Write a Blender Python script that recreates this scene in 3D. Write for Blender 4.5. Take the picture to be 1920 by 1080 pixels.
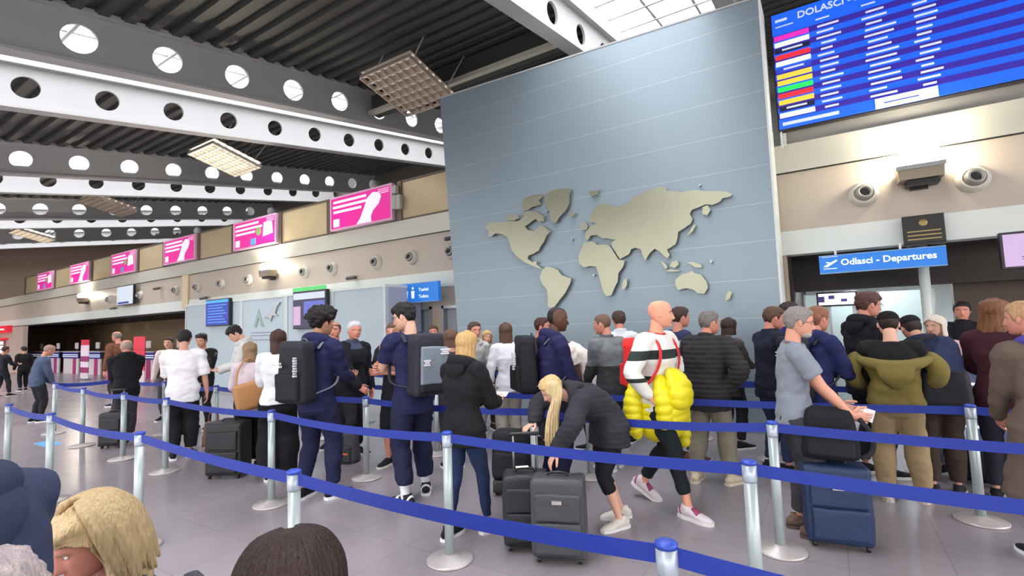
import bpy, bmesh, math, random
from mathutils import Vector, Matrix, noise
from mathutils.geometry import tessellate_polygon
import numpy as np
PI = math.pi
R = math.radians
for o in list(bpy.data.objects):
    bpy.data.objects.remove(o)
SC = bpy.context.scene
COL = SC.collection
random.seed(4)

# ------------------------------------------------------------ camera, sky, exposure
F_PX = 925.0
EYE = 1.75
PHI = R(32.5)
PITCH = math.atan(70 / F_PX)
ROLL = math.atan(.034)
_fh = Vector((-math.sin(PHI), math.cos(PHI), 0)); _r0 = Vector((math.cos(PHI), math.sin(PHI), 0)); _u = Vector((0, 0, 1))
FW = _fh * math.cos(PITCH) + _u * math.sin(PITCH)
_up0 = -_fh * math.sin(PITCH) + _u * math.cos(PITCH)
RT = _r0 * math.cos(ROLL) - _up0 * math.sin(ROLL)
UP = _up0 * math.cos(ROLL) + _r0 * math.sin(ROLL)
CAM = Vector((0, 0, EYE))
cd = bpy.data.cameras.new('camera'); cam = bpy.data.objects.new('camera', cd); COL.objects.link(cam)
cam.matrix_world = Matrix(((RT.x, UP.x, -FW.x, 0), (RT.y, UP.y, -FW.y, 0), (RT.z, UP.z, -FW.z, EYE), (0, 0, 0, 1)))
cd.sensor_width = 36; cd.lens = F_PX / 1920 * 36; cd.clip_start = .05; cd.clip_end = 300
SC.camera = cam
SC.view_settings.view_transform = 'Standard'; SC.view_settings.look = 'None'
SC.view_settings.gamma = 1; SC.view_settings.use_curve_mapping = False
SC.view_settings.exposure = -0.08
w = bpy.data.worlds.new('sky'); SC.world = w; w.use_nodes = True
# overcast sky: about three times brighter overhead than at the horizon
_wn = w.node_tree; _bg = _wn.nodes['Background']; _tc = _wn.nodes.new('ShaderNodeTexCoord'); _sx = _wn.nodes.new('ShaderNodeSeparateXYZ'); _mr = _wn.nodes.new('ShaderNodeMapRange')
_bg.inputs[0].default_value = (1, .975, 1, 1)
_wn.links.new(_tc.outputs['Generated'], _sx.inputs[0]); _wn.links.new(_sx.outputs[2], _mr.inputs[0])
_mr.inputs[1].default_value = 0; _mr.inputs[2].default_value = 1; _mr.inputs[3].default_value = 1.9; _mr.inputs[4].default_value = 13.
_wn.links.new(_mr.outputs[0], _bg.inputs[1])


def ray(x, y):
    return FW + RT * ((x - 960) / F_PX) - UP * ((y - 540) / F_PX)
def atY(x, y, Y):
    d = ray(x, y); return CAM + d * (Y / d.y)
def atZ(x, y, Z=0):
    d = ray(x, y); return CAM + d * ((Z - EYE) / d.z)
def atD(x, y, t):
    return CAM + ray(x, y) * t

# ------------------------------------------------------------ materials
def lin(c):
    return tuple(((v / 255) / 12.92 if v / 255 <= .04045 else ((v / 255 + .055) / 1.055) ** 2.4) for v in c)
_mats = {}
def mat(name, c, rough=.6, metal=0., var=0., vs=6., bump=0., bs=40., em=None, es=1., spec=None, stretch=None, sheen=0):
    if name in _mats: return _mats[name]
    m = bpy.data.materials.new(name); m.use_nodes = True; nt = m.node_tree; b = nt.nodes['Principled BSDF']
    col = lin(c) + (1,)
    b.inputs['Base Color'].default_value = col; b.inputs['Roughness'].default_value = rough; b.inputs['Metallic'].default_value = metal
    if spec is not None: b.inputs['Specular IOR Level'].default_value = spec
    if sheen: b.inputs['Sheen Weight'].default_value = sheen
    tc = nt.nodes.new('ShaderNodeTexCoord'); src = tc.outputs['Object']
    if stretch:
        mp = nt.nodes.new('ShaderNodeMapping'); mp.inputs['Scale'].default_value = stretch
        nt.links.new(src, mp.inputs[0]); src = mp.outputs[0]
    if var:
        n = nt.nodes.new('ShaderNodeTexNoise'); n.inputs['Scale'].default_value = vs; n.inputs['Detail'].default_value = 4
        nt.links.new(src, n.inputs['Vector'])
        mx = nt.nodes.new('ShaderNodeMix'); mx.data_type = 'RGBA'
        mx.inputs['A'].default_value = tuple(v * (1 - var) for v in col[:3]) + (1,); mx.inputs['B'].default_value = tuple(min(1, v * (1 + var)) for v in col[:3]) + (1,)
        nt.links.new(n.outputs['Fac'], mx.inputs['Factor']); nt.links.new(mx.outputs['Result'], b.inputs['Base Color'])
    if bump:
        n = nt.nodes.new('ShaderNodeTexNoise'); n.inputs['Scale'].default_value = bs; n.inputs['Detail'].default_value = 3
        nt.links.new(src, n.inputs['Vector'])
        bp = nt.nodes.new('ShaderNodeBump'); bp.inputs['Strength'].default_value = bump; bp.inputs['Distance'].default_value = .02
        nt.links.new(n.outputs['Fac'], bp.inputs['Height']); nt.links.new(bp.outputs[0], b.inputs['Normal'])
    if em:
        b.inputs['Emission Color'].default_value = lin(em) + (1,); b.inputs['Emission Strength'].default_value = es
    _mats[name] = m
    return m
def cloth(c, rough=.85, bump=.25):
    return mat('cloth_%d_%d_%d' % c, c, rough, bump=bump, bs=22, var=.12, vs=5, spec=.25)
def hairm(c):
    return mat('hair_%d_%d_%d' % c, c, .5, bump=.6, bs=14, var=.4, vs=10, stretch=(9, 9, 1), spec=.35)
def skinm(c):
    return mat('skin_%d_%d_%d' % c, c, .5, var=.1, vs=14, spec=.35)
def ramp_mat(name, axis, stops, rough=.8, const=True, bump=.2):
    """surface pattern that runs along one local axis of the part (metres)"""
    if name in _mats: return _mats[name]
    m = bpy.data.materials.new(name); m.use_nodes = True; nt = m.node_tree; b = nt.nodes['Principled BSDF']; b.inputs['Roughness'].default_value = rough
    tc = nt.nodes.new('ShaderNodeTexCoord'); sx = nt.nodes.new('ShaderNodeSeparateXYZ'); nt.links.new(tc.outputs['Object'], sx.inputs[0])
    lo, hi = stops[0][0], stops[-1][0]
    mr = nt.nodes.new('ShaderNodeMapRange'); mr.inputs[1].default_value = lo; mr.inputs[2].default_value = hi
    nt.links.new(sx.outputs[axis], mr.inputs[0])
    cr = nt.nodes.new('ShaderNodeValToRGB'); cr.color_ramp.interpolation = 'CONSTANT' if const else 'LINEAR'
    e = cr.color_ramp.elements
    while len(e) > 1: e.remove(e[0])
    e[0].position = 0; e[0].color = lin(stops[0][1]) + (1,)
    for z, c in stops[1:]:
        q = e.new(min(1, (z - lo) / (hi - lo))); q.color = lin(c) + (1,)
    nt.links.new(mr.outputs[0], cr.inputs[0]); nt.links.new(cr.outputs[0], b.inputs['Base Color'])
    _mats[name] = m
    return m

# ------------------------------------------------------------ object helpers
def tag(o, label=None, cat=None, group=None, kind=None):
    if label: o['label'] = label
    if cat: o['category'] = cat
    if group: o['group'] = group
    if kind: o['kind'] = kind
    return o
def thing(name, label, cat, loc=(0, 0, 0), rz=0, group=None):
    o = bpy.data.objects.new(name, None); COL.objects.link(o); o.location = loc; o.rotation_euler = (0, 0, rz); o.empty_display_size = .1
    return tag(o, label, cat, group)
def obj(name, bm, m, parent=None, smooth=False, loc=None, label=None, mods=()):
    me = bpy.data.meshes.new(name)
    bmesh.ops.recalc_face_normals(bm, faces=bm.faces[:])
    bm.to_mesh(me); bm.free()
    if smooth:
        me.polygons.foreach_set('use_smooth', [True] * len(me.polygons))
    for mm in (m if isinstance(m, (list, tuple)) else [m]): me.materials.append(mm)
    o = bpy.data.objects.new(name, me); COL.objects.link(o)
    if parent: o.parent = parent
    if loc is not None: o.location = loc
    if label: o['label'] = label
    for md in mods:
        q = o.modifiers.new(md[0].lower(), md[0])
        for k, v in md[1].items(): setattr(q, k, v)
    return o
def copy_tree(o, parent=None):
    c = o.copy(); COL.objects.link(c); c.parent = parent
    for ch in list(o.children): copy_tree(ch, c)
    return c
def NB(): return bmesh.new()
def box(bm, x0, x1, y0, y1, z0, z1, M=None, bev=0, mi=0):
    vs = [bm.verts.new(Vector((x, y, z))) for z in (z0, z1) for y in (y0, y1) for x in (x0, x1)]
    if M is not None:
        for v in vs: v.co = M @ v.co
    fs = [bm.faces.new([vs[i] for i in f]) for f in ((0, 1, 3, 2), (4, 6, 7, 5), (0, 4, 5, 1), (2, 3, 7, 6), (0, 2, 6, 4), (1, 5, 7, 3))]
    for f in fs: f.material_index = mi
    if bev:
        es = list({e for f in fs for e in f.edges})
        bmesh.ops.bevel(bm, geom=es, offset=bev, segments=3, affect='EDGES', profile=.5)
    return bm
def B(x0, x1, y0, y1, z0, z1, bev=0): return box(NB(), x0, x1, y0, y1, z0, z1, None, bev)
def cyl(bm, p, q, r, r2=None, n=20, cap=True):
    p = Vector(p); q = Vector(q); d = (q - p).normalized(); s = d.orthogonal().normalized(); t = d.cross(s)
    r2 = r if r2 is None else r2
    a = [bm.verts.new(p + (s * math.cos(2 * PI * i / n) + t * math.sin(2 * PI * i / n)) * r) for i in range(n)]
    b = [bm.verts.new(q + (s * math.cos(2 * PI * i / n) + t * math.sin(2 * PI * i / n)) * r2) for i in range(n)]
    for i in range(n): bm.faces.new((a[i], a[(i + 1) % n], b[(i + 1) % n], b[i]))
    if cap: bm.faces.new(a[::-1]); bm.faces.new(b)
    return bm
def lathe(bm, prof, n=24, M=None):
    rings = []
    for r, z in prof:
        rings.append([bm.verts.new((r * math.cos(2 * PI * i / n), r * math.sin(2 * PI * i / n), z)) for i in range(n)] if r > 1e-6 else [bm.verts.new((0, 0, z))])
    vv = [v for rg in rings for v in rg]
    for a, b in zip(rings, rings[1:]):
        for i in range(n):
            j = (i + 1) % n
            if len(a) == 1 and len(b) == 1: continue
            if len(a) == 1: bm.faces.new((a[0], b[i], b[j]))
            elif len(b) == 1: bm.faces.new((a[i], a[j], b[0]))
            else: bm.faces.new((a[i], a[j], b[j], b[i]))
    if M is not None:
        for v in vv: v.co = M @ v.co
    return bm
def loft(bm, pts, rad, side=Vector((1, 0, 0)), seg=14, pw=2.0, sub=0, round_ends=True, ridge=None):
    """closed tube of elliptical rings through pts, radii (side, depth)"""
    pts = [Vector(p) for p in pts]; rad = [(r, r) if not isinstance(r, tuple) else r for r in rad]
    if sub:
        P, Q = [], []
        n = len(pts)
        for i in range(n - 1):
            p0, p1, p2, p3 = pts[max(i - 1, 0)], pts[i], pts[i + 1], pts[min(i + 2, n - 1)]
            for k in range(sub):
                t = k / sub; t2 = t * t; t3 = t2 * t
                P.append(.5 * ((2 * p1) + (p2 - p0) * t + (2 * p0 - 5 * p1 + 4 * p2 - p3) * t2 + (3 * p1 - p0 - 3 * p2 + p3) * t3))
                s = t * t * (3 - 2 * t)
                Q.append((rad[i][0] * (1 - s) + rad[i + 1][0] * s, rad[i][1] * (1 - s) + rad[i + 1][1] * s))
        P.append(pts[-1]); Q.append(rad[-1]); pts, rad = P, Q
    if ridge:
        k, amp = ridge; acc = 0; nr = []
        for i, (a, b) in enumerate(rad):
            if i: acc += (pts[i] - pts[i - 1]).length
            g = amp * abs(math.sin(acc * k)); nr.append((a + g, b + g))
        rad = nr
    n = len(pts); tan = []
    for i in range(n):
        tan.append((pts[min(i + 1, n - 1)] - pts[max(i - 1, 0)]).normalized())
    if round_ends:
        a0, b0 = rad[0]; a1, b1 = rad[-1]; m0 = min(a0, b0); m1 = min(a1, b1)
        pre = [(pts[0] - tan[0] * m0 * .85, (a0 * .35, b0 * .35)), (pts[0] - tan[0] * m0 * .55, (a0 * .75, b0 * .75))]
        post = [(pts[-1] + tan[-1] * m1 * .55, (a1 * .75, b1 * .75)), (pts[-1] + tan[-1] * m1 * .85, (a1 * .35, b1 * .35))]
        pts = [p for p, _ in pre] + pts + [p for p, _ in post]
        rad = [r for _, r in pre] + rad + [r for _, r in post]
        tan = [tan[0]] * 2 + tan + [tan[-1]] * 2; n += 4
    rings = []
    sprev = side
    for p, (a, b), t in zip(pts, rad, tan):
        s = sprev - t * sprev.dot(t)
        if s.length < .05: s = t.orthogonal()
        s.normalize(); d = t.cross(s); sprev = s
        rg = []
        for i in range(seg):
            c, sn = math.cos(2 * PI * i / seg), math.sin(2 * PI * i / seg)
            if pw != 2.0:
                c = math.copysign(abs(c) ** (2 / pw), c); sn = math.copysign(abs(sn) ** (2 / pw), sn)
            rg.append(bm.verts.new(p + s * (a * c) + d * (b * sn)))
        rings.append(rg)
    for a, b in zip(rings, rings[1:]):
        for i in range(seg): bm.faces.new((a[i], a[(i + 1) % seg], b[(i + 1) % seg], b[i]))
    bm.faces.new(rings[0][::-1]); bm.faces.new(rings[-1])
    return bm
def ball(bm, c, r, seg=14, rings=9):
    c = Vector(c); r = Vector(r) if isinstance(r, (tuple, Vector)) else Vector((r, r, r))
    M = Matrix.Translation(c) @ Matrix.Diagonal((r.x, r.y, r.z, 1))
    bmesh.ops.create_uvsphere(bm, u_segments=seg, v_segments=rings, radius=1, matrix=M)
    return bm
def prism(bm, poly, y0, y1, M=None):
    """polygon in XZ, extruded along Y"""
    a = [bm.verts.new((x, y0, z)) for x, z in poly]; b = [bm.verts.new((x, y1, z)) for x, z in poly]
    n = len(poly)
    for i in range(n): bm.faces.new((a[i], a[(i + 1) % n], b[(i + 1) % n], b[i]))
    for tri in tessellate_polygon([[Vector((x, z, 0)) for x, z in poly]]):
        bm.faces.new([a[i] for i in tri]); bm.faces.new([b[i] for i in tri[::-1]])
    if M is not None:
        for v in a + b: v.co = M @ v.co
    return bm
TEXTS = []
def text(name, s, size, loc, m, parent=None, rot=(PI / 2, 0, 0), ext=.003, bold=False):
    c = bpy.data.curves.new(name, 'FONT'); c.body = s; c.size = size; c.extrude = ext; c.resolution_u = 3
    if bold: c.offset = size * .02
    c.materials.append(m)
    o = bpy.data.objects.new(name, c); COL.objects.link(o); o.location = loc; o.rotation_euler = rot
    if parent: o.parent = parent
    TEXTS.append(o)
    return o
REM = []   # parts whose volumes are merged into one continuous skin at the end
def merged(name, bm, m, parent, voxel=.012, smooth=3, extra=None, fold=0, puff=0, label=None, fs=7.):
    o = obj(name, bm, m, parent, smooth=True, label=label)
    r = o.modifiers.new('r', 'REMESH'); r.mode = 'VOXEL'; r.voxel_size = voxel; r.use_smooth_shade = True
    if smooth:
        s = o.modifiers.new('s', 'SMOOTH'); s.iterations = smooth; s.factor = .5
    REM.append((o, extra, fold, puff, fs))
    return o
def finish_merged():
    bpy.context.view_layer.update()
    dg = bpy.context.evaluated_depsgraph_get()
    res = [bpy.data.meshes.new_from_object(r[0].evaluated_get(dg)) for r in REM]
    tx = [bpy.data.meshes.new_from_object(t.evaluated_get(dg)) for t in TEXTS]
    for t, me in zip(TEXTS, tx):
        n = bpy.data.objects.new(t.name, me); nm = t.name
        n.parent = t.parent; n.location = t.location; n.rotation_euler = t.rotation_euler
        bpy.data.objects.remove(t); COL.objects.link(n); n.name = nm
    for (o, extra, fold, puff, fs), me in zip(REM, res):
        o.modifiers.clear(); old = o.data; mats = list(old.materials)
        nv = len(me.vertices)
        if (fold or puff) and nv:
            co = np.empty(nv * 3, 'f'); me.vertices.foreach_get('co', co); co = co.reshape(-1, 3)
            no = np.empty(nv * 3, 'f'); me.vertices.foreach_get('normal', no); no = no.reshape(-1, 3)
            d = np.zeros(nv)
            if fold:
                off = random.uniform(0, 50)
                d += fold * np.array([noise.noise((x * fs + off, y * fs, z * fs * 1.6)) + .5 * noise.noise((x * fs * 2.3 + off, y * fs * 2.3, z * fs * 3)) for x, y, z in co.tolist()])
            if puff:
                d += puff[1] * (np.abs(np.sin(co[:, 2] * puff[0])) ** .6 - .5)
            co = co + no * d[:, None]
            me.vertices.foreach_set('co', co.astype('f').ravel())
        if extra is not None:
            bm = bmesh.new(); bm.from_mesh(me)
            tmp = bpy.data.meshes.new('tmp'); bmesh.ops.recalc_face_normals(extra, faces=extra.faces[:]); extra.to_mesh(tmp); extra.free(); bm.from_mesh(tmp); bm.to_mesh(me); bm.free(); bpy.data.meshes.remove(tmp)
        me.materials.clear()
        for m in mats: me.materials.append(m)
        me.polygons.foreach_set('use_smooth', [True] * len(me.polygons))
        me.polygons.foreach_set('material_index', [0] * len(me.polygons))
        nm = o.name; o.data = me; me.name = old.name; bpy.data.meshes.remove(old)
# ------------------------------------------------------------ the hall
WY = 9.0                                    # plane of the long wall
T = math.tan(R(9.6))                        # the roof rises towards the wall
ZB = EYE + 4.6                              # underside of the beams at Y = 0
def floor_mat():
    m = mat('floor_stone', (140, 133, 137), .22, var=.18, vs=1.3, spec=.5)
    nt = m.node_tree; b = nt.nodes['Principled BSDF']
    tc = nt.nodes.new('ShaderNodeTexCoord')
    mp = nt.nodes.new('ShaderNodeMapping'); mp.inputs['Rotation'].default_value = (0, 0, R(0)); nt.links.new(tc.outputs['Object'], mp.inputs[0])
    br = nt.nodes.new('ShaderNodeTexBrick'); br.offset = 0; br.inputs['Scale'].default_value = 1
    br.inputs['Brick Width'].default_value = .6; br.inputs['Row Height'].default_value = .6; br.inputs['Mortar Size'].default_value = .003
    br.inputs['Color1'].default_value = (1, 1, 1, 1); br.inputs['Color2'].default_value = (.93, .93, .93, 1); br.inputs['Mortar'].default_value = (.72, .72, .72, 1)
    nt.links.new(mp.outputs[0], br.inputs['Vector'])
    n1 = [n for n in nt.nodes if n.type == 'MIX'][0]
    n2 = nt.nodes.new('ShaderNodeTexNoise'); n2.inputs['Scale'].default_value = 5; n2.inputs['Detail'].default_value = 6; nt.links.new(tc.outputs['Object'], n2.inputs['Vector'])
    mr = nt.nodes.new('ShaderNodeMapRange'); mr.inputs[3].default_value = .93; mr.inputs[4].default_value = 1.06; nt.links.new(n2.outputs['Fac'], mr.inputs[0])
    mu = nt.nodes.new('ShaderNodeMix'); mu.data_type = 'RGBA'; mu.blend_type = 'MULTIPLY'; mu.inputs['Factor'].default_value = 1
    nt.links.new(n1.outputs['Result'], mu.inputs['A']); nt.links.new(br.outputs['Color'], mu.inputs['B'])
    mu2 = nt.nodes.new('ShaderNodeVectorMath'); mu2.operation = 'SCALE'; nt.links.new(mu.outputs['Result'], mu2.inputs[0]); nt.links.new(mr.outputs[0], mu2.inputs['Scale'])
    nt.links.new(mu2.outputs[0], b.inputs['Base Color'])
    mr2 = nt.nodes.new('ShaderNodeMapRange'); mr2.inputs[3].default_value = .2; mr2.inputs[4].default_value = .3; nt.links.new(n2.outputs['Fac'], mr2.inputs[0]); nt.links.new(mr2.outputs[0], b.inputs['Roughness'])
    return m
def struct(name, bm, m, parent=None, smooth=False, mods=()):
    o = obj(name, bm, m, parent, smooth, mods=mods)
    if parent is None: o['kind'] = 'structure'
    return o
X_END = -47.
struct('floor', B(X_END - 1, 10, -9, 16, -.2, 0), floor_mat())
M_deck = mat('deck_metal', (74, 74, 71), .5, .3)
M_beam = mat('beam_paint', (172, 172, 171), .5)
M_curb = mat('curb_white', (225, 225, 222), .5)
M_beige = mat('wall_beige', (186, 174, 158), .45, var=.05, vs=.5)
M_cream = mat('band_cream', (202, 200, 184), .32, .25)
M_white = mat('band_pale', (214, 220, 212), .4)
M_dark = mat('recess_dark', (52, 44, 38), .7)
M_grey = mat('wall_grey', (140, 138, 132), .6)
M_black = mat('black_satin', (22, 22, 24), .4)
M_steel = mat('steel', (170, 172, 172), .3, .8)
A_X = [-1.35 - 10.15 * k for k in range(5)]       # beams on the near side of each skylight
B_X = [-4.55 - 10.15 * k for k in range(5)]       # beams on the far side of each skylight
Y0, Y1 = -7.5, 19.5
def sh(v): v.co.z += T * v.co.y
def deck(x0, x1):
    bm = NB(); p = .42; n = int((Y1 - Y0) / p); prof = []
    for i in range(n):
        y = Y0 + i * p
        prof += [(y, .0), (y + .17, .0), (y + .21, .11), (y + .38, .11)]
    prof.append((Y0 + n * p, 0))
    zt = ZB + 1.0
    a = [bm.verts.new((x0, y, zt + z + T * y)) for y, z in prof]; b = [bm.verts.new((x1, y, zt + z + T * y)) for y, z in prof]
    for i in range(len(prof) - 1): bm.faces.new((a[i], b[i], b[i + 1], a[i + 1]))
    # upper skin
    c = [bm.verts.new((x, y, zt + .16 + T * y)) for x, y in ((x0, Y0), (x1, Y0), (x1, Y1), (x0, Y1))]
    bm.faces.new(c)
    return bm
decks = [(-1.35, 10)] + [(A_X[k + 1], B_X[k]) for k in range(4)] + [(X_END - 1, B_X[4])]
for i, (a, b) in enumerate(decks):
    struct('ceiling' if i == 0 else 'ceiling_%d' % (i + 1), deck(a, b), M_deck)
def beam_bm(hr):
    """perforated web (round holes every 1.47 m) with flanges, around x=0"""
    bm = NB(); pitch = 1.47; h = 1.0; n = 24
    k0 = int((Y0 - 3.2) / pitch); k1 = int((Y1 - 3.2) / pitch)
    for k in range(k0, k1 + 1):
        yc = 3.2 + k * pitch; inn, out = [], []
        for i in range(n):
            a = 2 * PI * (i + .5) / n; c, s = math.cos(a), math.sin(a)
            inn.append((yc + hr * c, .5 + hr * s))
            q = max(abs(c) / (pitch / 2), abs(s) / (h / 2)); out.append((yc + c / q, .5 + s / q))
        for side in (-.03, .03):
            vi = [bm.verts.new((side, y, ZB + z)) for y, z in inn]; vo = [bm.verts.new((side, y, ZB + z)) for y, z in out]
            # snap the corner-most points so neighbouring cells close up
            for i in range(n):
                j = (i + 1) % n
                bm.faces.new((vi[i], vi[j], vo[j], vo[i]))
            for (ia, ib, cy, cz) in ((1, 2, 1, 1), (9, 10, -1, 1), (13, 14, -1, -1), (21, 22, 1, -1)):
                ca, cb = vo[ia], vo[ib]
                corner = bm.verts.new((side, yc + cy * pitch / 2, ZB + .5 + cz * h / 2))
                try: bm.faces.new((ca, cb, corner))
                except ValueError: pass
            if side < 0: keep = vi
            else:
                for i in range(n):
                    j = (i + 1) % n; bm.faces.new((keep[i], keep[j], vi[j], vi[i]))
    box(bm, -.17, .17, Y0, Y1, ZB - .03, ZB + .03)
    box(bm, -.17, .17, Y0, Y1, ZB + .97, ZB + 1.03)
    for v in bm.verts: sh(v)
    return bm
for nm, xs, lab in (('A', A_X, 'grey perforated roof beam facing the hall, %s'), ('B', B_X, 'pale skylit perforated roof beam, %s')):
    proto = None
    if nm == 'A': words = ['the one hidden beyond the top of the map wall', 'nearest big one across the upper left with large bright holes', 'second big one down, left of the map wall', 'third one down, behind the lattice lamps', 'farthest thin one above the pink adverts']
    else: words = ['the one meeting the top edge of the map wall beside the open skylight', 'the broad white one nearest across the left with dark holes', 'second white one, with small dark holes', 'third white one, just above the far pink adverts', 'farthest white one near the end wall']
    for k, x in enumerate(xs):
        bm = beam_bm(.285 if nm == 'A' else .25)
        for v in bm.verts: v.co.x += x
        tag(obj('roof_beam', bm, M_beam), lab % words[k], 'beam', 'perforated roof beams')
# skylights: curb, glazing bars and glass between each pair of beams
M_glass = bpy.data.materials.new('skylight_glass'); M_glass.use_nodes = True
nt = M_glass.node_tree; nt.nodes.clear(); out = nt.nodes.new('ShaderNodeOutputMaterial'); tr = nt.nodes.new('ShaderNodeBsdfTransparent'); gl = nt.nodes.new('ShaderNodeBsdfGlossy'); mx = nt.nodes.new('ShaderNodeMixShader')
tr.inputs[0].default_value = (.97, .98, 1, 1); gl.inputs['Roughness'].default_value = .1; mx.inputs[0].default_value = .06
nt.links.new(tr.outputs[0], mx.inputs[1]); nt.links.new(gl.outputs[0], mx.inputs[2]); nt.links.new(mx.outputs[0], out.inputs[0])
for k in range(5):
    xa, xb = A_X[k], B_X[k]
    root = bpy.data.objects.new('window_%d' % (k + 1), None); COL.objects.link(root); root['kind'] = 'structure'; root.location = ((xa + xb) / 2, 6, ZB + 1.6 + T * 6)
    rl = root.location
    def loc(bm):
        for v in bm.verts: sh(v); v.co -= rl
        return bm
    bm = NB()
    box(bm, xb - .1, xb + .06, Y0, Y1, ZB + 1.05, ZB + 1.7); box(bm, xa - .06, xa + .1, Y0, Y1, ZB + 1.05, ZB + 1.7)
    struct('curb', loc(bm), M_curb, root)
    bm = NB(); y = Y0 + .3
    while y < Y1:
        box(bm, xb, xa, y, y + .07, ZB + 1.5, ZB + 1.68); y += .98
    struct('glazing_bar', loc(bm), M_beam, root)
    bm = NB()
    for fx in (.33, .66): box(bm, xb + (xa - xb) * fx - .03, xb + (xa - xb) * fx + .03, Y0, Y1, ZB + 1.55, ZB + 1.66)
    struct('purlin', loc(bm), M_beam, root)
    struct('pane', loc(B(xb, xa, Y0, Y1, ZB + 1.69, ZB + 1.71)), M_glass, root)
# cross trim above the map wall between two beams
bm = B(A_X[1] + .1, B_X[0] - .2, 10.2, 10.5, 8.35, 8.95); struct('trim_1', bm, M_deck)
bm = B(A_X[1] + .1, B_X[0] - .2, 10.05, 10.2, 8.3, 8.42); struct('trim_2', bm, M_cream)
# end wall, rear wall of the upper floor
struct('wall_end', B(X_END - .3, X_END, -9, 20, 0, 12), mat('wall_brown', (120, 100, 84), .6))
struct('wall_upper_rear', B(X_END, 10, 19.5, 19.8, 3.3, 12.5), mat('upper_grey', (96, 94, 88), .7))
struct('wall_upper_floor_slab', B(X_END, 10, WY + .06, 19.5, 3.9, 4.3), M_grey)

# long wall bands
def wseg(name, x0, x1, z0, z1, m, y=WY, d=.25): struct(name, B(x0, x1, y, y + d, z0, z1), m)
wseg('wall_long', X_END, 9, 3.1, 4.05, M_beige)
wseg('trim_3', X_END, 9, 4.05, 4.5, M_cream, WY - .05, .35)
wseg('trim_4', X_END, 9, 4.035, 4.05, M_black, WY - .04, .1)
wseg('trim_5', X_END, 9, 2.72, 3.1, M_white, WY - .02, .3)
wseg('trim_6', X_END, -17.7, 2.66, 2.72, M_black, WY, .2)
wseg('wall_long_column', -20.45, -20.0, 2.8, 4.04, mat('column_cream', (216, 196, 158), .5), WY - .06, .1)
wseg('wall_long_upper', -.46, 9, 4.5, 6.6, M_grey)
# middle part behind the booths and the toilets doors
M_tan = mat('wall_tan', (176, 160, 138), .5)
for i, (a, b, z0) in enumerate([(-17.6, -8.72, 0), (-8.05, -7.72, 0), (-6.75, -.5, 0), (-8.72, -8.05, 2.27), (-7.72, -6.75, 2.27)]):
    wseg('wall_toilets' if i == 0 else 'wall_toilets_%d' % (i + 1), a, b, z0, 2.72, M_tan)
M_door = mat('door_grey', (150, 156, 158), .45)
for i, (a, b) in enumerate([(-8.72, -8.05), (-7.72, -6.75)]):
    d = struct('door_%d' % (i + 1), B(a + .06, b - .06, WY + .1, WY + .15, 0, 2.2), M_door)
    bm = NB(); box(bm, a, a + .06, WY - .03, WY + .2, 0, 2.27); box(bm, b - .06, b, WY - .03, WY + .2, 0, 2.27); box(bm, a, b, WY - .03, WY + .2, 2.2, 2.27)
    obj('door_frame', bm, M_steel, d)
    obj('door_handle', cyl(NB(), (b - .16, WY + .04, 1.0), (b - .16, WY + .04, 1.2), .015), M_steel, d)
# left recess with the check-in hall
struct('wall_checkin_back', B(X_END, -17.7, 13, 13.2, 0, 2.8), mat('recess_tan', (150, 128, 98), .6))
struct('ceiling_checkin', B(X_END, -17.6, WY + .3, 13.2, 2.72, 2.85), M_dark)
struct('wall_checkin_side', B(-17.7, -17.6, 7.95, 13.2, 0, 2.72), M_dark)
M_dl = mat('downlight', (255, 240, 200), .5, em=(255, 225, 160), es=14)
def downlight(p, lab, grp):
    t = thing('downlight', lab, 'light', p, 0, grp)
    obj('ring', lathe(NB(), [(.085, 0), (.11, 0), (.11, -.012), (.085, -.012), (.085, 0)]), M_steel, t, True)
    obj('diffuser', cyl(NB(), (0, 0, -.006), (0, 0, -.001), .085), M_dl, t)
dl = [(341, 592), (302, 594), (240, 600), (178, 603), (320, 602), (275, 605)]
for i, (x, y) in enumerate(dl):
    p = atZ(x, y, 2.72)
    p.y = min(12.6, max(9.6, p.y)); downlight((p.x, p.y, 2.72), 'round downlight in dark check-in ceiling, %s along from the grey booth' % ['first', 'second', 'third', 'fourth', 'fifth', 'sixth'][i], 'downlights over check-in')
# right opening
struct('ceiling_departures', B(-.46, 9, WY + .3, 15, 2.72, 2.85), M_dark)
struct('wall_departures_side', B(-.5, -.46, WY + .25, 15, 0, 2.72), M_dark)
struct('wall_departures_back', B(-.5, 9, 15, 15.2, 0, 2.85), mat('dep_white', (206, 212, 208), .5))
struct('wall_departures_header', B(-.46, 9, WY + .9, WY + 1.1, 2.16, 2.72), mat('header_dark', (46, 38, 32), .6))
struct('wall_departures_dark', B(1.66, 9, WY + 1.15, WY + 1.3, 0, 2.7), mat('brown_panel', (74, 62, 50), .6))
for i, (x, y) in enumerate([(1858, 460), (1822, 474), (1797, 486)]):
    p = atZ(x, y, 2.72); p.y = max(9.4, p.y) if i else 9.45
    downlight((p.x, p.y, 2.72), 'warm round downlight in the dark departures soffit, %s' % ['nearest of three', 'middle of three', 'farthest of three'][i], 'downlights over departures')
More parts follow.
